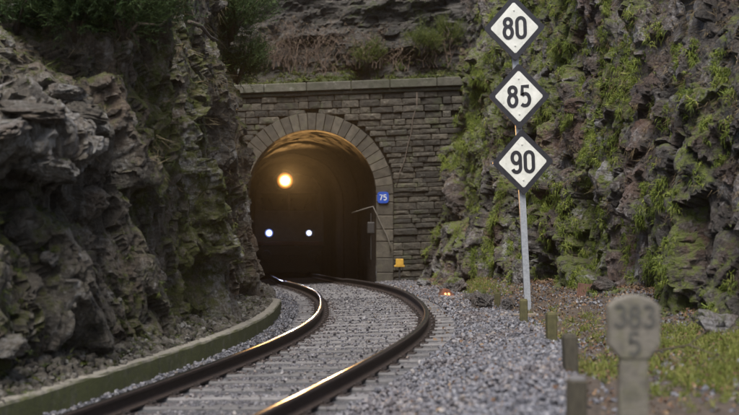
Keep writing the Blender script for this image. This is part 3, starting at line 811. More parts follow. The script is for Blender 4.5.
def headlamp(x, z, r, col, strength, watts, yoff, spot=R(26)):
    mb = MB(); ring_ = [(math.cos(a)*r*1.35, math.sin(a)*r*1.35) for a in np.linspace(0, 2*math.pi, 24, endpoint=False)]
    mb.prism(ring_, -.02, .18); h_ = mb.build('headlamp', M['loco_dark'], loco, loc=(x, yoff, z))
    def dome(r0, r1, y0, y1):
        V = []; F = []; st = [r0+(r1-r0)*t for t in (0, .5, 1)]
        for k, rr in enumerate(st): V += [(math.cos(a)*r*rr, y0+(y1-y0)*(k/2)**2, math.sin(a)*r*rr) for a in np.linspace(0, 2*math.pi, 24, endpoint=False)]
        for i in range(24):
            for k in (0, 1): F.append((k*24+i, (k+1)*24+i, (k+1)*24+(i+1) % 24, k*24+(i+1) % 24))
        if r0 < .1: F.append(tuple(range(24)))
        m_ = MB(); m_.add(V, F); return m_
    dome(.02, .42, -.075, -.06).build('bulb_lens', emit('lamp_glow', col, strength), h_, smooth=True)
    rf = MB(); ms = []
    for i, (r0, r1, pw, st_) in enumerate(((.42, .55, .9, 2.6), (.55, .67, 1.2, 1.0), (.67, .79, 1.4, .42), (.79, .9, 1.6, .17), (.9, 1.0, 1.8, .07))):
        d_ = dome(r0, r1, -.059+i*.008, -.052+i*.008); rf.add(d_.v, d_.f, i); ms.append(emit('halo_glow', tuple(c**pw for c in col), st_))
    rf.build('halo_rings', ms, h_, smooth=True)  # stepped emissive rings imitate the halo round the bulb
    L_ = bpy.data.lights.new('headlamp_light', 'SPOT'); L_.energy = watts; L_.color = col; L_.spot_size = spot; L_.spot_blend = .6; L_.shadow_soft_size = r*.5
    lo = bpy.data.objects.new('headlamp_light', L_); COL.objects.link(lo); lo.parent = h_; lo.location = (0, -.16, 0); lo.rotation_euler = (R(-90), 0, 0)
ZL = CZ-loco.location.z
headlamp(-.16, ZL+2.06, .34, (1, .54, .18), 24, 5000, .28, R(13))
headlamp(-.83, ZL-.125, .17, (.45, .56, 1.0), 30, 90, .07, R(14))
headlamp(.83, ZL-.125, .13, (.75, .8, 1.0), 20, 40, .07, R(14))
mb = MB(); mb.box((0, 0, 0), (.34, .06, .26), 0, None, .02); mb.build('lamp_surround', M['galv'], loco, loc=(.90, .11, ZL-.125))

# ------------------------------------------------------------------ lettering by strokes
def arc(cx_, cy_, rx, ry, a0, a1, n=8):
    return [(cx_+rx*math.cos(R(a0+(a1-a0)*i/n)), cy_+ry*math.sin(R(a0+(a1-a0)*i/n))) for i in range(n+1)]
w_ = .46
GL = {
 '0': [arc(.23, .77, .23, .23, 0, 180)+arc(.23, .23, .23, .23, 180, 360)+[(w_, .77)]],
 '8': [arc(.23, .77, .20, .20, -90, 270, 20), arc(.23, .285, .23, .285, 90, 450, 22)],
 '5': [[(.43, 1.0), (.05, 1.0), (.03, .56)]+arc(.22, .33, .235, .30, 130, -90, 12)+[(.12, .03), (.0, .10)]],
 '9': [arc(.23, .72, .23, .28, -90, 270, 22), [(.46, .72), (.46, .30)]+arc(.23, .23, .23, .23, 0, -160, 8)],
 '3': [arc(.20, .76, .22, .24, 150, -90, 12), arc(.20, .27, .25, .27, 90, -150, 12)],
 '7': [[(.0, 1.0), (.46, 1.0), (.16, .0)]],
}
def text_mesh(txt, H, stroke, thick=.004, gap=.2, squash=1.0):
    mb = MB(); adv = (w_+gap)*squash; W = adv*len(txt)-gap*squash
    for i, ch in enumerate(txt):
        for ip, path in enumerate(GL[ch]):
            th_ = thick+.0012*ip
            P = [((x*squash+i*adv-W/2)*H, (y-.5)*H) for x, y in path]
            n = len(P); off = []
            for k in range(n):
                closed = (abs(P[0][0]-P[-1][0])+abs(P[0][1]-P[-1][1])) < 1e-6
                a = P[k-1] if k else (P[-2] if closed else P[0]); b = P[k+1] if k < n-1 else (P[1] if closed else P[-1])
                t = Vector((b[0]-a[0], b[1]-a[1])).normalized(); off.append(Vector((-t.y, t.x))*stroke*H/2)
            V = []
            for p, o_ in zip(P, off):
                for y in (-th_, 0): V += [(p[0]+o_.x, y, p[1]+o_.y), (p[0]-o_.x, y, p[1]-o_.y)]
            F = []
            for k in range(n-1):
                a = k*4; b = a+4
                F += [(a, a+1, b+1, b), (a+2, b+2, b+3, a+3), (a, b, b+2, a+2), (a+1, a+3, b+3, b+1)]
            F += [(0, 2, 3, 1), ((n-1)*4, (n-1)*4+1, (n-1)*4+3, (n-1)*4+2)]
            mb.add(V, F)
    return mb

# ------------------------------------------------------------------ speed signs on the leaning post
def px(x, y, D): return Vector(((x-369.5)/1300*D, D, CZ+(230-y)/1300*D))
SD = 22.0
base = px(527.2, 300, SD); top = px(511.8, -16, SD+.02)
sg = empty('speed_sign_post', base); tag(sg, 'leaning galvanised post carrying three black-edged white diamond speed signs', 'speed sign')
axis = (top-base).normalized()
mb = MB()
for a, b in (((-.047, .0), (.012, .10)), ((.047, .0), (.012, .10)), ((0, -.045), (.106, .012))):
    Lg = (top-base).length+.35; T = axis.to_track_quat('Z', 'Y').to_matrix()
    T = Matrix((Vector((1, 0, -axis.x)).normalized(), Vector((0, 1, 0)), axis)).transposed()
    mb.box(T @ Vector((a[0], a[1], Lg/2-.35)), (b[0], b[1], Lg), 0, T)
mb.build('post', M['galv'], sg)
tilt = math.atan2(axis.x, axis.z)
for txt, cxp, cyp, tl in (('80', 514.8, 27.5, -.035), ('85', 519.2, 96.2, -.015), ('90', 522.8, 162, -.04)):
    c = px(cxp, cyp, SD-.09)
    pl = bpy.data.objects.new('sign_plate', None)
    h_ = .56; hw = .525
    mb = MB()
    def dia(k, y0, y1):
        r_ = .02*k; o_ = []
        for (dx, dz) in ((0, -1), (1, 0), (0, 1), (-1, 0)):
            for s_ in (-1, 1):
                ax = (dx*hw*k, dz*h_*k); tx_ = (-dz*s_*0.0, 0)
                t = (-dz, dx)
                o_.append((ax[0]-dx*r_+t[0]*r_*s_, ax[1]-dz*r_+t[1]*r_*s_))
        mb.prism(o_, y0, y1)
    dia(1, -.012, .012)
    pl = mb.build('sign_plate', M['black'], sg, loc=c-base, rot=(0, tilt*0+tl, R(0)))
    tag(pl, 'black-edged white diamond plate reading '+txt)
    mb = MB(); dia(.785, -.016, -.012); mb.build('white_face', M['white'], pl)
    for bx_, bz_ in ((0, .30), (0, -.30)):
        mb = MB(); mb.tube([(bx_, -.016, bz_), (bx_, -.026, bz_)], .014, 6); mb.build('bolt', M['white'], pl)
    text_mesh(txt, .335, .175, .004, .28, .88).build('number', M['black'], pl, loc=(0, -.0165, .0))
    for dz in (.62, -.62):
        mb = MB(); mb.box((0, .055, dz*h_*1.2), (.17, .10, .03), 0, None, .004); mb.build('bracket', M['galv'], pl)

# ------------------------------------------------------------------ milepost
mp = empty('milepost', (1.57, 7.8, float(ground_z(np.array([1.57]), np.array([7.8]))[0])-.1), (0, R(.6), R(-3)))
tag(mp, 'weathered concrete milepost numbered 383 over 5 in the foreground', 'milepost')
zt_ = 1.5-.388-mp.location.z; sc_ = .006
hd = [(-.078, zt_-.385), (.085, zt_-.385), (.152, zt_-.30), (.155, zt_-.07), (.105, zt_-.025), (.03, zt_), (-.03, zt_), (-.105, zt_-.025), (-.155, zt_-.07), (-.152, zt_-.30)]
mb = MB(); mb.prism(hd, -.065, .065); mb.build('head', M['post_conc'], mp, bevel=.014)
mb = MB(); mb.prism([(-.095, 0), (.095, 0), (.082, zt_-.375), (-.080, zt_-.375)], -.058, .058); mb.build('shaft', M['post_conc'], mp, bevel=.012)
M['ink'] = simple('faded_black_paint', (.03, .03, .028), (.11, .105, .09), 30, .85, .1)
text_mesh('383', .118, .20, .003, .22, 1.05).build('number', M['ink'], mp, loc=(0, -.0652, zt_-.125))
text_mesh('5', .125, .20, .003).build('number', M['ink'], mp, loc=(0, -.0652, zt_-.288))

# ------------------------------------------------------------------ stub posts along the ballast edge
desc = ['dark timber stub post nearest the camera, low in the ballast', 'second dark stub post from the camera beside the milepost', 'mossy stub post on the ballast edge midway to the sign',
        'small mossy stub post just in front of the speed sign post', 'farthest little stub post left of the speed sign post']
M['stub'] = simple('stub_timber', (.028, .024, .018), (.085, .075, .05), 20, .9, .6, stretch=(4, 4, .6))
M['stub_moss'] = simple('stub_timber_mossy', (.04, .038, .018), (.11, .10, .04), 14, .9, .6)
for i, (d_, x_, top_, w) in enumerate(((7.9, 1.25, -.90, .115), (11, 1.70, -.89, .115), (15, 2.10, -.96, .115), (19, 2.25, -1.02, .115), (24, 2.35, -1.16, .11))):
    gz = float(ground_z(np.array([x_]), np.array([float(d_)]))[0]); zt2 = CZ+top_; lo_ = gz-.25
    e = empty('stub_post', (x_, d_, gz), (R(rs.uniform(-3, 3)), R(rs.uniform(-3, 3)), R(rs.uniform(-12, 12)))); tag(e, desc[i], 'post', 'stub posts along the ballast edge')
    m = M['stub'] if i < 2 else M['stub_moss']
    mb = MB(); mb.box((0, 0, (zt2-gz-.25)/2-.0), (w, .10, zt2-gz+.25), 0, None, .012); mb.build('shaft', m, e)
    mb = MB(); mb.box((0, 0, zt2-gz+.0), (w*.9, .085, .03), 0, None, .01); mb.build('worn_top', M['sleeper'] if i == 0 else m, e)

# ------------------------------------------------------------------ small fittings round the portal
p = px(383, 197.5, 37.34)
e = empty('tunnel_number_plate', p); tag(e, 'small rounded blue plate numbered 75 on the right arch jamb', 'number plate')
mb = MB(); mb.prism([(math.copysign(abs(math.cos(a))**.5, math.cos(a))*.165, math.copysign(abs(math.sin(a))**.5, math.sin(a))*.165) for a in np.linspace(0, 2*math.pi, 40, endpoint=False)], -.012, .045); mb.build('disc', M['blue'], e)
mb = MB(); text_mesh('75', .15, .17, .003, .25, 1.1).build('number', M['white'], e, loc=(0, -.0125, 0))
# yellow marker box at the foot of the jamb
p = px(399.5, 267, 36.6)
gz = float(ground_z(np.array([p.x]), np.array([36.6]))[0])
e = empty('yellow_marker', (p.x, 36.6, gz)); tag(e, 'small yellow marker box on a stake at the portal foot', 'marker')
zb = p.z-gz
mb = MB(); mb.tube([(0, 0, -.2), (0, 0, zb)], .03, 8); mb.build('stake', M['dark_steel'], e)
mb = MB(); mb.prism([(-.15, zb), (.15, zb), (.15, zb+.04), (.115, zb+.06), (.105, zb+.23), (-.105, zb+.23), (-.115, zb+.06), (-.15, zb+.04)], -.07, .07); mb.build('box', M['yellow'], e, bevel=.012)
# cable on the jamb, junction box
c1 = [px(*q) for q in ((352, 213, 37.9), (358, 211, 37.6), (366, 208.5, 37.35), (373, 206.5, 37.34), (377, 215, 37.33), (382, 226, 37.33), (387, 236, 37.33), (389.5, 243, 37.33), (391, 252, 37.33))]
mb = MB(); mb.tube(c1, .017, 6); tag(mb.build('jamb_cable', M['cable'], smooth=True), 'pale cable bent across the right jamb of the tunnel mouth', 'cable')
e = empty('junction_box', px(371, 228, 37.36)); tag(e, 'small dark junction box under the pale cable on the jamb', 'junction box')
mb = MB(); mb.box((0, 0, 0), (.22, .14, .34), 0, None, .02); mb.build('case', M['dark_steel'], e)
mb = MB(); mb.tube([(0, .0, .17), (0, .0, .42)], .018, 6); mb.tube([(0, .0, -.17), (0, .02, -.9)], .018, 6); mb.build('conduit', M['dark_steel'], e)
mb = MB(); mb.box((0, -.075, 0), (.17, .012, .28), 0, None, .004); mb.build('lid', M['dark_steel'], e)
# thin root hanging down the wall right of the arch
pts_ = [px(x+rs.uniform(-1, 1), y, 37.42) for x, y in ((418, 92), (417, 105), (414, 118), (411, 132), (407, 146), (404, 160), (400, 174), (396, 188))]
mb = MB(); mb.tube(pts_, [.022-.0015*i for i in range(8)], 5); tag(mb.build('hanging_root', M['bark'], smooth=True), 'thin dark root hanging down the portal wall right of the arch', 'root')
# rusty hood by the ballast; orange glow added to mimic reflected headlight
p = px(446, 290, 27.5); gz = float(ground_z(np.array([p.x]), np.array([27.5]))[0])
e = empty('glint_hood', (p.x, 27.5, gz), (0, 0, R(12))); tag(e, 'small rusty hood at the ballast edge with added orange glow for reflected headlight', 'glint stand-in')
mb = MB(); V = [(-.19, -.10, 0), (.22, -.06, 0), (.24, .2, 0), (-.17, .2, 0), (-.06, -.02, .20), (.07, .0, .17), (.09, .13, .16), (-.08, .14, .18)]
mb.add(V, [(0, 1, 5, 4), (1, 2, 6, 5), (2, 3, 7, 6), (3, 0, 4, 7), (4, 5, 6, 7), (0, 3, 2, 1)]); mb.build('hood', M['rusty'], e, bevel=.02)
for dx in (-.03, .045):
    mb = MB(); mb.tube([(dx, -.05, .07), (dx, -.095, .065)], [.026, .015], 10); mb.build('lens', emit('orange_glint', (1, .34, .12), .9), e)  # emissive spots stand in for headlight reflected on the hood, not real lenses
L_ = bpy.data.lights.new('added_glint_light', 'POINT'); L_.energy = .5; L_.color = (1, .4, .15); L_.shadow_soft_size = .03  # point light added to spread the painted glint; no real source here
lo = bpy.data.objects.new('added_glint_light', L_); COL.objects.link(lo); lo.parent = e; lo.location = (0, -.22, .12)
# rusty plates, plank
def plate(name, x0, y0, x1, y1, D, m, label, lean, tiltr, cat='plate'):
    c = px((x0+x1)/2, (y0+y1)/2, D); w = (x1-x0)/1300*D; h = (y1-y0)/1300*D
    e = empty(name, (c.x, D, c.z-h/2), (R(lean), R(tiltr), R(rs.uniform(-14, 14)))); tag(e, label, cat)
    mb = MB(); mb.box((0, 0, h/2), (w, .03, h), 0, None, .006); mb.build('sheet', m, e)
    for sx in (-1, 1):
        mb = MB(); mb.box((sx*w*.47, -.02, h/2), (.03, .02, h*.98), 0, None, .004); mb.build('edge_flange', m, e)
plate('rusty_plate', 575, 283, 592, 311, 21.5, M['rusty'], 'small rust red steel plate leaning at the cliff foot right of the sign', -16, 8)
p = px(532, 309, 20.6)
mb = MB(); mb.box((0, 0, 0), (1.05, .16, .05), 0, None, .008); e = mb.build('plank', M['wood'], None, loc=(p.x, 20.6, float(ground_z(np.array([p.x]), np.array([20.6]))[0])+.05), rot=(0, R(-1), R(4)))
tag(e, 'weathered plank lying on the ground below the speed sign', 'plank')
#PART3
# ------------------------------------------------------------------ vegetation helpers
def pick(P, N, x, y, r=5):
    """nearest point of a grid surface that projects to photograph pixel (x, y)"""
    Q = P.reshape(-1, 3)
    u = 369.5+1300*Q[:, 0]/Q[:, 1]; v = 230-1300*(Q[:, 2]-CZ)/Q[:, 1]
    ok = np.where((np.abs(u-x) < r) & (np.abs(v-y) < r))[0]
    if len(ok) == 0: return pick(P, N, x, y, r*2)
    i = ok[np.argmin(Q[ok, 1])]
    return Q[i], N.reshape(-1, 3)[i]
def blades(P, Nn, k, L, w, spread, up, droop, seed, nrm=1.0, tint=(0, 1), one=False):
    rs = np.random.RandomState(seed); n = len(P)*k
    p = np.repeat(P, k, 0)+rs.normal(0, 1, (n, 3))*np.repeat(L, k)[:, None]*.16
    d = np.repeat(Nn, k, 0)*nrm+np.array([0, 0, up])+rs.normal(0, spread, (n, 3)); d /= np.linalg.norm(d, axis=1)[:, None]
    l = np.repeat(L, k)*rs.uniform(.55, 1.15, n)
    s = np.cross(d, rs.normal(0, 1, (n, 3))); s /= np.linalg.norm(s, axis=1)[:, None]
    ww = w*rs.uniform(.7, 1.3, n)[:, None]
    mid = p+d*(l*.5)[:, None]; d2 = d+np.array([0, 0, -1])*(droop*rs.uniform(.5, 1.5, n))[:, None]; d2 /= np.linalg.norm(d2, axis=1)[:, None]
    tip = mid+d2*(l*.55)[:, None]
    if one:
        V = np.stack([p-s*ww*.5, p+s*ww*.5, tip], 1).reshape(-1, 3)
        tt = np.repeat(np.clip(np.repeat(rs.uniform(tint[0], tint[1], len(P)), k)*.7+rs.uniform(0, .3, n), 0, 1), 3)
        return V, np.arange(n*3).reshape(-1, 3), tt
    V = np.stack([p-s*ww*.5, p+s*ww*.5, mid+s*ww*.42, mid-s*ww*.42, tip], 1).reshape(-1, 3)
    b = np.arange(n)[:, None]*5
    F = np.concatenate([b+np.array([0, 1, 2]), b+np.array([0, 2, 3]), b+np.array([3, 2, 4])])
    tt = np.repeat(np.clip(np.repeat(rs.uniform(tint[0], tint[1], len(P)), k)*.7+rs.uniform(0, .3, n), 0, 1), 5)
    return V, F, tt
def join(parts):
    V = []; F = []; T = []; b = 0
    for v, f, t in parts: V.append(v); F.append(f+b); T.append(t); b += len(v)
    return np.concatenate(V), np.concatenate(F), np.concatenate(T)
def visible(P, N, flip=1):
    Q = P.reshape(-1, 3); u = 369.5+1300*Q[:, 0]/Q[:, 1]; v = 230-1300*(Q[:, 2]-CZ)/Q[:, 1]
    n = N.reshape(-1, 3); view = Q-np.array([0, 0, CZ]); f = (n*view).sum(1)/np.linalg.norm(view, axis=1)
    return Q, n, u, v, f
rng = np.random.RandomState(12)

# grass and moss tufts hanging on the right cliff
Q, n, u, v, f = visible(PR, NR)
msk = (u > 380) & (u < 770) & (v > -30) & (v < 320) & (f < .1)
w = np.clip(MR.ravel()-.42, 0, 1)*1.3*msk
for (x0, y0, sx, sy, a) in ((600, 140, 14, 16, .9), (552, 195, 16, 22, .8), (455, 140, 14, 22, .9), (478, 95, 10, 26, .6), (575, 105, 16, 20, .5), (640, 235, 10, 30, .5), (660, 185, 14, 14, .5), (482, 250, 18, 14, .6),
                            (620, 60, 22, 30, .4), (690, 60, 16, 26, .4), (545, 60, 14, 30, .35), (540, 215, 12, 18, .5), (600, 210, 10, 20, .4), (495, 215, 10, 25, .4), (655, 100, 12, 30, .4), (430, 185, 8, 10, .6), (700, 160, 10, 20, .3)):
    w = w+a*np.exp(-((u-x0)/sx)**2-((v-y0)/sy)**2)*msk*.8
w = w*Q[:, 1]**-1.0                                  # even spread in the picture
cen = rng.choice(len(Q), 560, p=w/w.sum())
near = w*0                                            # tufts gather in mats round the chosen spots
cell = {}
kc = (Q[cen]/.14).astype(int); want = {(a, b+dy, c+dz) for a, b, c in kc.tolist() for dy in (-1, 0, 1) for dz in (0, -1, -2)}
wi = np.where(w > 0)[0]
for i, k in zip(wi.tolist(), map(tuple, (Q[wi]/.14).astype(int).tolist())):
    if k in want: cell.setdefault(k, []).append(i)
idx = []
for c in cen:
    k = tuple((Q[c]/.14).astype(int)); pool = [i for dz in (0, -1, -2) for dy in (-1, 0, 1) for i in cell.get((k[0], k[1]+dy, k[2]+dz), [])] or [c]
    idx += [pool[rng.randint(len(pool))] for _ in range(14)]
idx = np.array(idx)
parts = [blades(Q[idx], n[idx], 12, rng.uniform(.04, .17, len(idx))*(.6+Q[idx, 1]/40), .010, .6, .15, 2.0, 31, nrm=.8)]
idx2 = rng.choice(len(Q), 1800, p=w/w.sum())
parts.append(blades(Q[idx2]-n[idx2]*.01, n[idx2], 10, rng.uniform(.03, .07, len(idx2)), .014, .9, .2, .4, 32, tint=(0, .6), one=True))
V, F, T = join(parts)
tag(ob('cliff_grass', mesh_np('cliff_grass', V, F, [M['grass']], attrs={'tint': T})), 'bright green grass and moss tufts hanging on the right cliff', 'grass', kind='stuff')
# dry tufts on the right cliff
idx = rng.choice(len(Q), 1800, p=(msk*sm(Q[:, 2], 1, 4)*Q[:, 1]**-1.)/(msk*sm(Q[:, 2], 1, 4)*Q[:, 1]**-1.).sum())
V, F, T = blades(Q[idx], n[idx], 12, rng.uniform(.08, .26, len(idx)), .006, .6, .1, 1.8, 33, one=True)
tag(ob('dry_cliff_grass', mesh_np('dry_cliff_grass', V, F, [M['dry']], attrs={'tint': T})), 'withered brown grass hanging between the green tufts on the right cliff', 'grass', kind='stuff')

# left cliff: moss, stalks and thin growth
Q, n, u, v, f = visible(PL, NL)
msk = (u > -20) & (u < 275) & (v > -30) & (v < 380) & (f < .15)
w = np.clip(ML.ravel()-.35, 0, 1)*msk/Q[:, 1]+.0
for (x0, y0, sx, sy, a) in ((160, 110, 25, 60, .02), (125, 250, 10, 40, .02), (215, 55, 6, 25, .03), (62, 60, 14, 25, .03), (35, 245, 8, 8, .06), (195, 130, 10, 40, .02), (20, 75, 16, 12, .03)):
    w = w+a*np.exp(-((u-x0)/sx)**2-((v-y0)/sy)**2)*msk
idx = rng.choice(len(Q), 3500, p=w/w.sum())
V, F, T = join([blades(Q[idx], n[idx], 12, rng.uniform(.04, .13, len(idx)), .008, .7, .3, 1.2, 35, one=True)])
tag(ob('mossy_growth', mesh_np('mossy_growth', V, F, [M['ivy']], attrs={'tint': T})), 'olive moss and small leaves clinging to the left cliff', 'moss', kind='stuff')
w = msk*sm(Q[:, 2], 1.5, 4)*sm(Q[:, 1], 14, 17)/Q[:, 1]
idx = rng.choice(len(Q), 900, p=w/w.sum())
V, F, T = join([blades(Q[idx], n[idx], 10, rng.uniform(.12, .38, len(idx)), .006, .6, .25, 1.4, 36, one=True)])
tag(ob('dry_growth', mesh_np('dry_growth', V, F, [M['dry']], attrs={'tint': T})), 'dry brown stalks hanging on the upper left cliff', 'dry grass', kind='stuff')

# ivy and low green cover along the top of the portal
Qb, nb = PB.reshape(-1, 3), NB.reshape(-1, 3)
lowm = ((Qb[:, 2] < 6.75+.03*Qb[:, 0]) & (Qb[:, 0] > -5) & (Qb[:, 0] < 3.5)).astype(float)
lowm *= 1+3*np.exp(-((Qb[:, 1]-38.2)/.3)**2)
idx = rng.choice(len(Qb), 1500, p=lowm/lowm.sum())
V, F, T = join([blades(Qb[idx]+np.array([0, 0, .02]), np.tile([0, -.4, .7], (len(idx), 1)), 14, rng.uniform(.08, .22, len(idx)), .022, .7, .3, 1.0, 37)])
tag(ob('ivy_cover', mesh_np('ivy_cover', V, F, [M['ivy']], attrs={'tint': T})), 'low ivy and moss covering the ledge on top of the portal', 'ivy', kind='stuff')
idx = rng.choice(len(Qb), 900, p=lowm/lowm.sum())
V, F, T = join([blades(Qb[idx], np.tile([0, -.3, .8], (len(idx), 1)), 9, rng.uniform(.15, .5, len(idx)), .009, .6, .3, 1.2, 38, one=True)])
tag(ob('dry_ledge_grass', mesh_np('dry_ledge_grass', V, F, [M['fern']], attrs={'tint': T})), 'brown dead grass on the ledge above the portal', 'dry grass', kind='stuff')

# verge: grass patches, dry grass, fallen leaves
yy_ = rng.uniform(9, 36, 30000); xx_ = np.interp(yy_, PD, PX)+.1+rng.rand(30000)**1.0*4.2
xx_ = np.minimum(xx_, spline(RD, RX, yy_)+.1)
zz_ = ground_z(xx_, yy_)
u = 369.5+1300*xx_/yy_; v = 230-1300*(zz_-CZ)/yy_
gw = np.zeros(len(u))
for (x0, y0, sx, sy, a) in ((690, 345, 45, 16, 1), (620, 372, 45, 9, 1.0), (700, 385, 40, 20, .9), (580, 330, 30, 12, .25), (640, 345, 30, 12, .5), (560, 325, 30, 10, .2), (480, 290, 25, 8, .5), (740, 360, 30, 30, .9)):
    gw += a*np.exp(-((u-x0)/sx)**2-((v-y0)/sy)**2)
gw *= .35+.65*sm(fbm2(xx_*1.6, yy_*1.6, 91), -.2, .3)
G = np.stack([xx_, yy_, zz_], 1)
idx = rng.choice(len(G), 2600, p=gw/gw.sum())
V, F, T = blades(G[idx], np.tile([0, 0, 1.], (len(idx), 1)), 12, rng.uniform(.05, .16, len(idx)), .008, .5, .2, 1.0, 41)
tag(ob('verge_grass', mesh_np('verge_grass', V, F, [M['verge_grass']], attrs={'tint': T})), 'yellow green grass on the verge at the foot of the right cliff', 'grass', kind='stuff')
dw = .25+np.exp(-((u-590)/60)**2-((v-325)/18)**2)
idx = rng.choice(len(G), 1500, p=dw/dw.sum())
V, F, T = blades(G[idx], np.tile([0, 0, 1.], (len(idx), 1)), 8, rng.uniform(.05, .16, len(idx)), .006, .8, .1, 1.2, 42, one=True)
tag(ob('dry_verge_grass', mesh_np('dry_verge_grass', V, F, [M['dry']], attrs={'tint': T})), 'withered straw coloured grass on the verge round the sign', 'dry grass', kind='stuff')
nlf = 12000; li = rng.randint(0, len(G), nlf)
Pl = G[li]+np.stack([rng.normal(0, .1, nlf), rng.normal(0, .1, nlf), rng.uniform(.005, .05, nlf)], 1)
Pl[:, 2] = ground_z(Pl[:, 0], Pl[:, 1])+rng.uniform(.01, .06, nlf)
V, F, T = blades(Pl, np.tile([0, 0, .15], (nlf, 1)), 1, rng.uniform(.025, .055, nlf), .026, .8, 0, .6, 43)
tag(ob('fallen_leaves', mesh_np('fallen_leaves', V, F, [M['litter']], attrs={'tint': T})), 'brown fallen leaves littering the verge', 'leaves', kind='stuff')
nlf = 700; y_ = rng.uniform(9, 34, nlf); x_ = np.interp(y_, PD, PX)-rng.rand(nlf)**2*1.4
V, F, T = blades(np.stack([x_, y_, ground_z(x_, y_)+.045], 1), np.tile([0, 0, .15], (nlf, 1)), 1, rng.uniform(.03, .06, nlf), .028, .8, 0, .6, 44)
tag(ob('leaves_on_ballast', mesh_np('leaves_on_ballast', V, F, [M['litter']], attrs={'tint': T})), 'brown leaves blown onto the edge of the ballast', 'leaves', kind='stuff')
# pebbles and slate chips on the verge
nlf = 8000; li = rng.randint(0, len(G), nlf); P_ = G[li].copy(); s_ = rng.uniform(.02, .07, nlf)
P_[:, 0] += rng.normal(0, .08, nlf); P_[:, 1] += rng.normal(0, .08, nlf); P_[:, 2] = ground_z(P_[:, 0], P_[:, 1])+s_*.15
tag(ob('slate_chips', stones_mesh(P_, s_, 19, None, True)), 'dark slate chips and pebbles scattered over the verge', 'gravel', kind='stuff')

# rubble and moss in the strip between kerb and rock
ns_ = 4600; y_ = rng.uniform(9, 37, ns_); u_ = -1.80-rng.rand(ns_)**1.3*.7; x_ = cx(y_)+tangent(y_)[1]*u_; s_ = rng.uniform(.03, .13, ns_)
z_ = zt(y_)-.03+s_*.2-(u_+1.8)*.25
rub = stones_mesh(np.stack([x_, y_, z_], 1), s_, 23); rub.materials.clear(); rub.materials.append(M['rock_l'])
tag(ob('slate_rubble', rub), 'dark slate rubble lying between the kerb and the left cliff', 'rubble', kind='stuff')
ns_ = 300; y_ = rng.uniform(9, 26, ns_); u_ = -1.80-rng.rand(ns_)*.5; x_ = cx(y_)+tangent(y_)[1]*u_
V, F, T = blades(np.stack([x_, y_, zt(y_)-(u_+1.8)*.25], 1), np.tile([.3, -.2, .8], (ns_, 1)), 12, rng.uniform(.05, .16, ns_), .009, .6, .2, 1.3, 47, one=True)
tag(ob('kerb_moss', mesh_np('kerb_moss', V, F, [M['ivy']], attrs={'tint': T})), 'green weeds growing along the back of the kerb', 'weeds', kind='stuff')

# ------------------------------------------------------------------ gorse bushes
def gorse(loc, rx, rz, n_spray, seed, label, group=None, name='gorse_bush', m='needle', lean=(0, 0)):
    rs = np.random.RandomState(seed)
    e = empty(name, tuple(loc)); tag(e, label, 'bush', group)
    mb = MB(); V = []; F = []; T = []
    tips = []
    nb = 9
    for i in range(nb):
        a = rs.rand()*6.28; el = rs.uniform(.3, 1.2); Lb = rs.uniform(.7, 1.0)
        d = np.array([math.cos(a)*math.cos(el)*rx+lean[0], math.sin(a)*math.cos(el)*rx+lean[1], math.sin(el)*rz*1.5])*Lb
        pts_ = [Vector((0, 0, -.15)), Vector(d*.3+np.array([0, 0, .05])+rs.normal(0, .04, 3)), Vector(d*.65+rs.normal(0, .06, 3)), Vector(d)]
        mb.tube(pts_, [.035, .024, .015, .006], 5)
        for t in np.linspace(.3, 1, 8): tips.append(np.array(d)*t)
    mb.build('trunk', M['bark'], e, smooth=True)
    tips = np.array(tips)
    c = tips[rs.randint(0, len(tips), n_spray)]+rs.normal(0, .16, (n_spray, 3))*np.array([rx, rx, rz])
    out_ = c-np.array([0, 0, rz*.2]); out_ /= np.linalg.norm(out_, axis=1)[:, None]+1e-6
    L_ = rs.uniform(.12, .34, n_spray)
    d = out_+np.array([0, 0, .5])+rs.normal(0, .35, (n_spray, 3)); d /= np.linalg.norm(d, axis=1)[:, None]
    k = 16; tt = np.tile(np.linspace(.05, 1, k), n_spray)
    p = np.repeat(c, k, 0)+np.repeat(d, k, 0)*(np.repeat(L_, k)*tt)[:, None]
    nd = np.repeat(d, k, 0)*.8+rs.normal(0, .6, (n_spray*k, 3)); nd /= np.linalg.norm(nd, axis=1)[:, None]
    nn_ = len(p); sd_ = np.cross(nd, rs.normal(0, 1, (nn_, 3))); sd_ /= np.linalg.norm(sd_, axis=1)[:, None]
    v_ = np.stack([p-sd_*.005, p+sd_*.005, p+nd*rs.uniform(.05, .10, nn_)[:, None]], 1).reshape(-1, 3); f_ = np.arange(nn_*3).reshape(-1, 3)
    t_2 = np.repeat(np.clip(np.repeat(rs.uniform(.0, .8, n_spray), k)+rs.uniform(0, .3, n_spray*k), 0, 1), 3)
    ob('crown', mesh_np('crown', v_, f_, [M[m]], attrs={'tint': t_2}), e)
    return e
gl = ['dark green bush at the top left corner above the near ledge', 'dark green bush on the bank above the left ledge, second from the corner', 'dark bush hanging over the top of the left cliff', 'green bush spilling over the left end of the portal cornice', 'tall green bush on the rock left above the portal',
      'small bush at the very top of the left cliff', 'low bush on the brown bank behind the near ledge']
for i, (x, y, rx, rz, ns) in enumerate(((18, 28, .75, .55, 900), (70, 34, .8, .55, 900), (118, 30, .75, .5, 800), (240, 80, .5, .5, 600), (228, 38, .8, .9, 1000), (150, 6, .6, .5, 600), (45, 10, .8, .6, 900))):
    q, nn = pick(PL, NL, x, y)
    gorse(q-nn*.05, rx, rz, ns, 100+i, gl[i], 'bushes on the left cliff', lean=(.25, -.25))
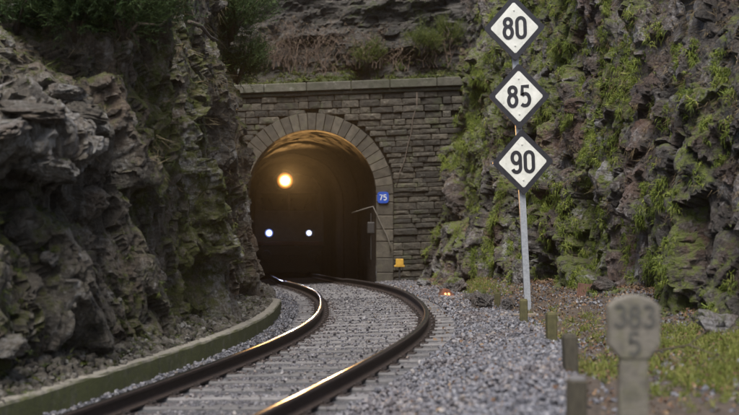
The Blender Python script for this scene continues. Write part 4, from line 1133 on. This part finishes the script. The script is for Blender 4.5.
for i, (x, y, rx, rz, ns, lb) in enumerate(((365, 58, .55, .45, 500, 'green shrub on the ledge above the arch crown'), (418, 55, .8, .5, 700, 'low green shrub on the ledge right of the arch'), (447, 40, .5, .6, 500, 'shrub in the corner where the ledge meets the right cliff'))):
    q, nn = pick(PB, NB, x, y)
    gorse(q, rx, rz, ns, 200+i, lb, 'shrubs on the ledge above the portal', 'leafy_shrub', 'ivy')
# bare reddish shrubs above the portal
def bare_shrub(loc, H, nst, seed, label, spread=1.0):
    r2 = random.Random(seed); e = empty('bare_shrub', tuple(loc)); tag(e, label, 'shrub', 'bare shrubs above the portal')
    mb = MB(); leafp = []
    for i in range(nst):
        a = r2.uniform(0, 6.28); sp = r2.uniform(.1, spread); h = H*r2.uniform(.5, 1.05)
        p0 = Vector((r2.uniform(-.45, .45), r2.uniform(-.3, .3), -.1)); pts_ = [p0]
        for k in range(1, 6):
            t = k/5; pts_.append(p0+Vector((math.cos(a)*sp*t*t*h+r2.uniform(-.09, .09), math.sin(a)*sp*t*t*h*.6, h*t*(1-.15*t*sp))))
        mb.tube(pts_, [.012, .010, .008, .0065, .005, .003], 4, cap=False)
        for _ in range(5):
            k = r2.randint(1, 4); q = pts_[k]; dd_ = Vector((r2.uniform(-1, 1), r2.uniform(-.6, .6), r2.uniform(.1, .9))).normalized()*h*r2.uniform(.12, .3)
            mb.tube([q, q+dd_*.5+Vector((0, 0, .01)), q+dd_], [.007, .005, .002], 3, cap=False); leafp.append(q+dd_)
        leafp.append(pts_[-1])
    mb.build('stems', M['stem'], e)
    P_ = np.array([tuple(q) for q in leafp])
    V, F, T = blades(P_, np.tile([0, 0, .1], (len(P_), 1)), 3, np.full(len(P_), .14), .016, .8, -.1, 1.2, seed)
    ob('withered_leaves', mesh_np('withered_leaves', V, F, [M['fern']], attrs={'tint': T}), e)
for i, (x, y, H, ns, lb) in enumerate(((285, 66, 1.7, 16, 'tall bare reddish shrub on the ledge left of the arch crown'), (300, 66, 1.9, 12, 'tallest bare shrub reaching up the rock face above the arch'), (345, 66, 1.4, 18, 'bushy bare shrub straight above the arch crown'),
                                       (374, 66, 1.3, 16, 'bare shrub with brown leaves right of the arch crown'), (272, 70, 1.1, 12, 'short bare shrub beside the green bush at the cornice end'), (325, 68, .9, 10, 'small bare shrub between the two tall ones'), (395, 64, 1.0, 14, 'low bare shrub right of the brown leaved one'), (430, 62, 1.1, 14, 'bare shrub near the right end of the ledge'), (312, 60, 1.5, 14, 'bare shrub behind the small one above the arch'), (262, 66, 1.3, 10, 'thin bare shrub at the left end of the ledge'))):
    q, nn = pick(PB, NB, x, y); bare_shrub(q, H, ns, 300+i, lb)
# fallen branch wedged on the left cliff, twig on the verge
q, _ = pick(PL, NL, 187, 26); q2, _ = pick(PL, NL, 211, 40)
a = Vector(q)+Vector((.12, -.25, .02)); b = Vector(q2)+Vector((.15, -.2, 0)); mb = MB()
mb.tube([a, a.lerp(b, .35)+Vector((.02, 0, .04)), a.lerp(b, .7)+Vector((0, 0, -.02)), b], [.035, .03, .026, .015], 6); mb.tube([a.lerp(b, .3), a.lerp(b, .3)+Vector((-.1, -.1, .3))], [.015, .005], 5)
tag(mb.build('dead_branch', M['bark'], smooth=True), 'dead branch lodged across the brown slab high on the left cliff', 'branch')
mb = MB(); g0 = lambda x, y, dz: Vector((x, y, float(ground_z(np.array([x]), np.array([y]))[0])+dz))
mb.tube([g0(2.9, 11.0, .18), g0(2.75, 11.2, .26), g0(2.55, 11.6, .2), g0(2.3, 11.8, .10), g0(2.15, 12.1, .02)], [.004, .007, .009, .011, .012], 5)
mb.tube([g0(2.75, 11.2, .26), g0(2.95, 11.3, .38)], [.006, .003], 4); mb.tube([g0(2.55, 11.6, .2), g0(2.7, 11.9, .02)], [.007, .003], 4)
tag(mb.build('fallen_twig', M['bark'], smooth=True), 'thin bent twig lying on the grass right of the milepost', 'twig')

# ------------------------------------------------------------------ boulders: angular blocks of slate
def boulder_mesh(seed, m):
    rs = np.random.RandomState(seed)
    d = rs.normal(size=(26, 3)); d /= np.linalg.norm(d, axis=1)[:, None]; d *= rs.uniform(.8, 1.0, (26, 1)); d[:, 2] = np.round(d[:, 2]*2.5)/2.5+rs.normal(0, .03, 26)
    v, f = hull([tuple(p*.5) for p in d])
    bm = bmesh.new(); vs = [bm.verts.new(p) for p in v]
    for q in f: bm.faces.new([vs[i] for i in q])
    bmesh.ops.dissolve_limit(bm, angle_limit=R(9), verts=bm.verts, edges=bm.edges)
    bmesh.ops.triangulate(bm, faces=bm.faces)
    bmesh.ops.subdivide_edges(bm, edges=bm.edges, cuts=5, use_grid_fill=True)
    co = np.array([tuple(q.co) for q in bm.verts])
    d_, c_, _ = facet(co/np.array([.34, .34, .13]), seed, .8); d2_, c2_, _ = facet(co/np.array([.14, .14, .05]), seed+3, .8)
    k = .10*d_-.05*c_+.045*d2_+.03*fbm3(co*9, seed, 3)
    for q, s_ in zip(bm.verts, k): q.co *= 1+s_
    me = bpy.data.meshes.new('boulder'); bm.to_mesh(me); bm.free(); me.materials.append(m)
    n_ = len(me.vertices); z = co[:, 2]
    for a, vv in (('tint', np.full(n_, .35+.5*rs.rand())), ('moss', np.clip(.15+.5*(z > .3)*rs.rand()+.2*fbm3(co*3, seed+9, 3), 0, 1)), ('rust', np.full(n_, rs.rand()*.6))):
        at_ = me.attributes.new(a, 'FLOAT', 'POINT'); at_.data.foreach_set('value', vv.astype(np.float32))
    return me
bml = [boulder_mesh(i, M['rock_l']) for i in range(6)]; bmr = [boulder_mesh(10+i, M['rock_r']) for i in range(6)]
BL = [(40, 108, .8, .26, 'pale wet slab jutting from the ledge at the left edge'), (90, 112, .55, .34, 'rounded pale block at the right end of the near ledge'), (15, 124, .8, .2, 'dark flat slab under the ledge lip at the left edge'), (70, 92, .45, .3, 'pale stone sitting on top of the near ledge'),
      (14, 232, .22, .2, 'small round pale stone low at the left edge'), (60, 175, .5, .25, 'sloping slab in the hollow below the near ledge'), (95, 205, .5, .55, 'upright pale block below the hollow on the left cliff'), (38, 292, .3, .4, 'pale upright stone low on the left cliff above the kerb'),
      (15, 345, .5, .22, 'flat pale stone behind the kerb at the lower left'), (60, 262, .26, .26, 'grey stone halfway down the near left cliff')]
for i, (x, y, w, h, lb) in enumerate(BL):
    q, nn = pick(PL, NL, x, y)
    o = ob('boulder', bml[i % 6], None, Vector(q)+Vector((-.06, .05, 0)), (R(rs.uniform(-12, 12)), R(rs.uniform(-10, 14)), R(rs.uniform(0, 360))), (w*1.1, w*1.1, h*1.15)); tag(o, lb, 'rock', 'loose rocks of the left cliff')
BR = [(481, 285, 21.8+1.5, .5, .45, 'grey wet boulder at the cliff foot left of the sign post'), (508, 293, 23.5, .35, .3, 'small boulder just left of the sign post foot'), (603, 300, 21, .55, .4, 'boulder right of the small red plate at the cliff foot'),
      (640, 318, 18.5, .4, .3, 'boulder behind the milepost at the cliff foot'), (715, 340, 15.5, .6, .35, 'dark boulder at the foot of the cliff near the right edge'), (425, 279, 33, .5, .3, 'boulder beside the yellow marker'), (455, 276, 30, .6, .45, 'boulder behind the small rusty hood'), (470, 288, 26, .3, .22, 'low stone right of the small rusty hood')]
for i, (x, y, D_, w, h, lb) in enumerate(BR):
    c = px(x, y, D_); gz = float(ground_z(np.array([c.x]), np.array([D_]))[0])
    o = ob('boulder', bmr[i % 6], None, (c.x, D_, gz+h*.25), (R(rs.uniform(-15, 15)), R(rs.uniform(-15, 15)), R(rs.uniform(0, 360))), (w*1.2, w, h*1.2)); tag(o, lb, 'rock', 'boulders at the foot of the right cliff')

# ------------------------------------------------------------------ damp air
if HAZE > 0:
    hz = MB(); hz.box((0, 40, 7.4), (142, 142, 18.6)); hm = bpy.data.materials.new('damp_air'); hm.use_nodes = True
    hn = hm.node_tree.nodes; hn.remove(hn['Principled BSDF']); pv = hn.new('ShaderNodeVolumePrincipled')
    pv.inputs['Color'].default_value = (.9, .92, .95, 1); pv.inputs['Density'].default_value = HAZE; pv.inputs['Anisotropy'].default_value = .8
    hm.node_tree.links.new(pv.outputs[0], hn['Material Output'].inputs['Volume'])
    ho = hz.build('haze', hm); tag(ho, 'thin damp air filling the cutting', 'haze', kind='stuff')
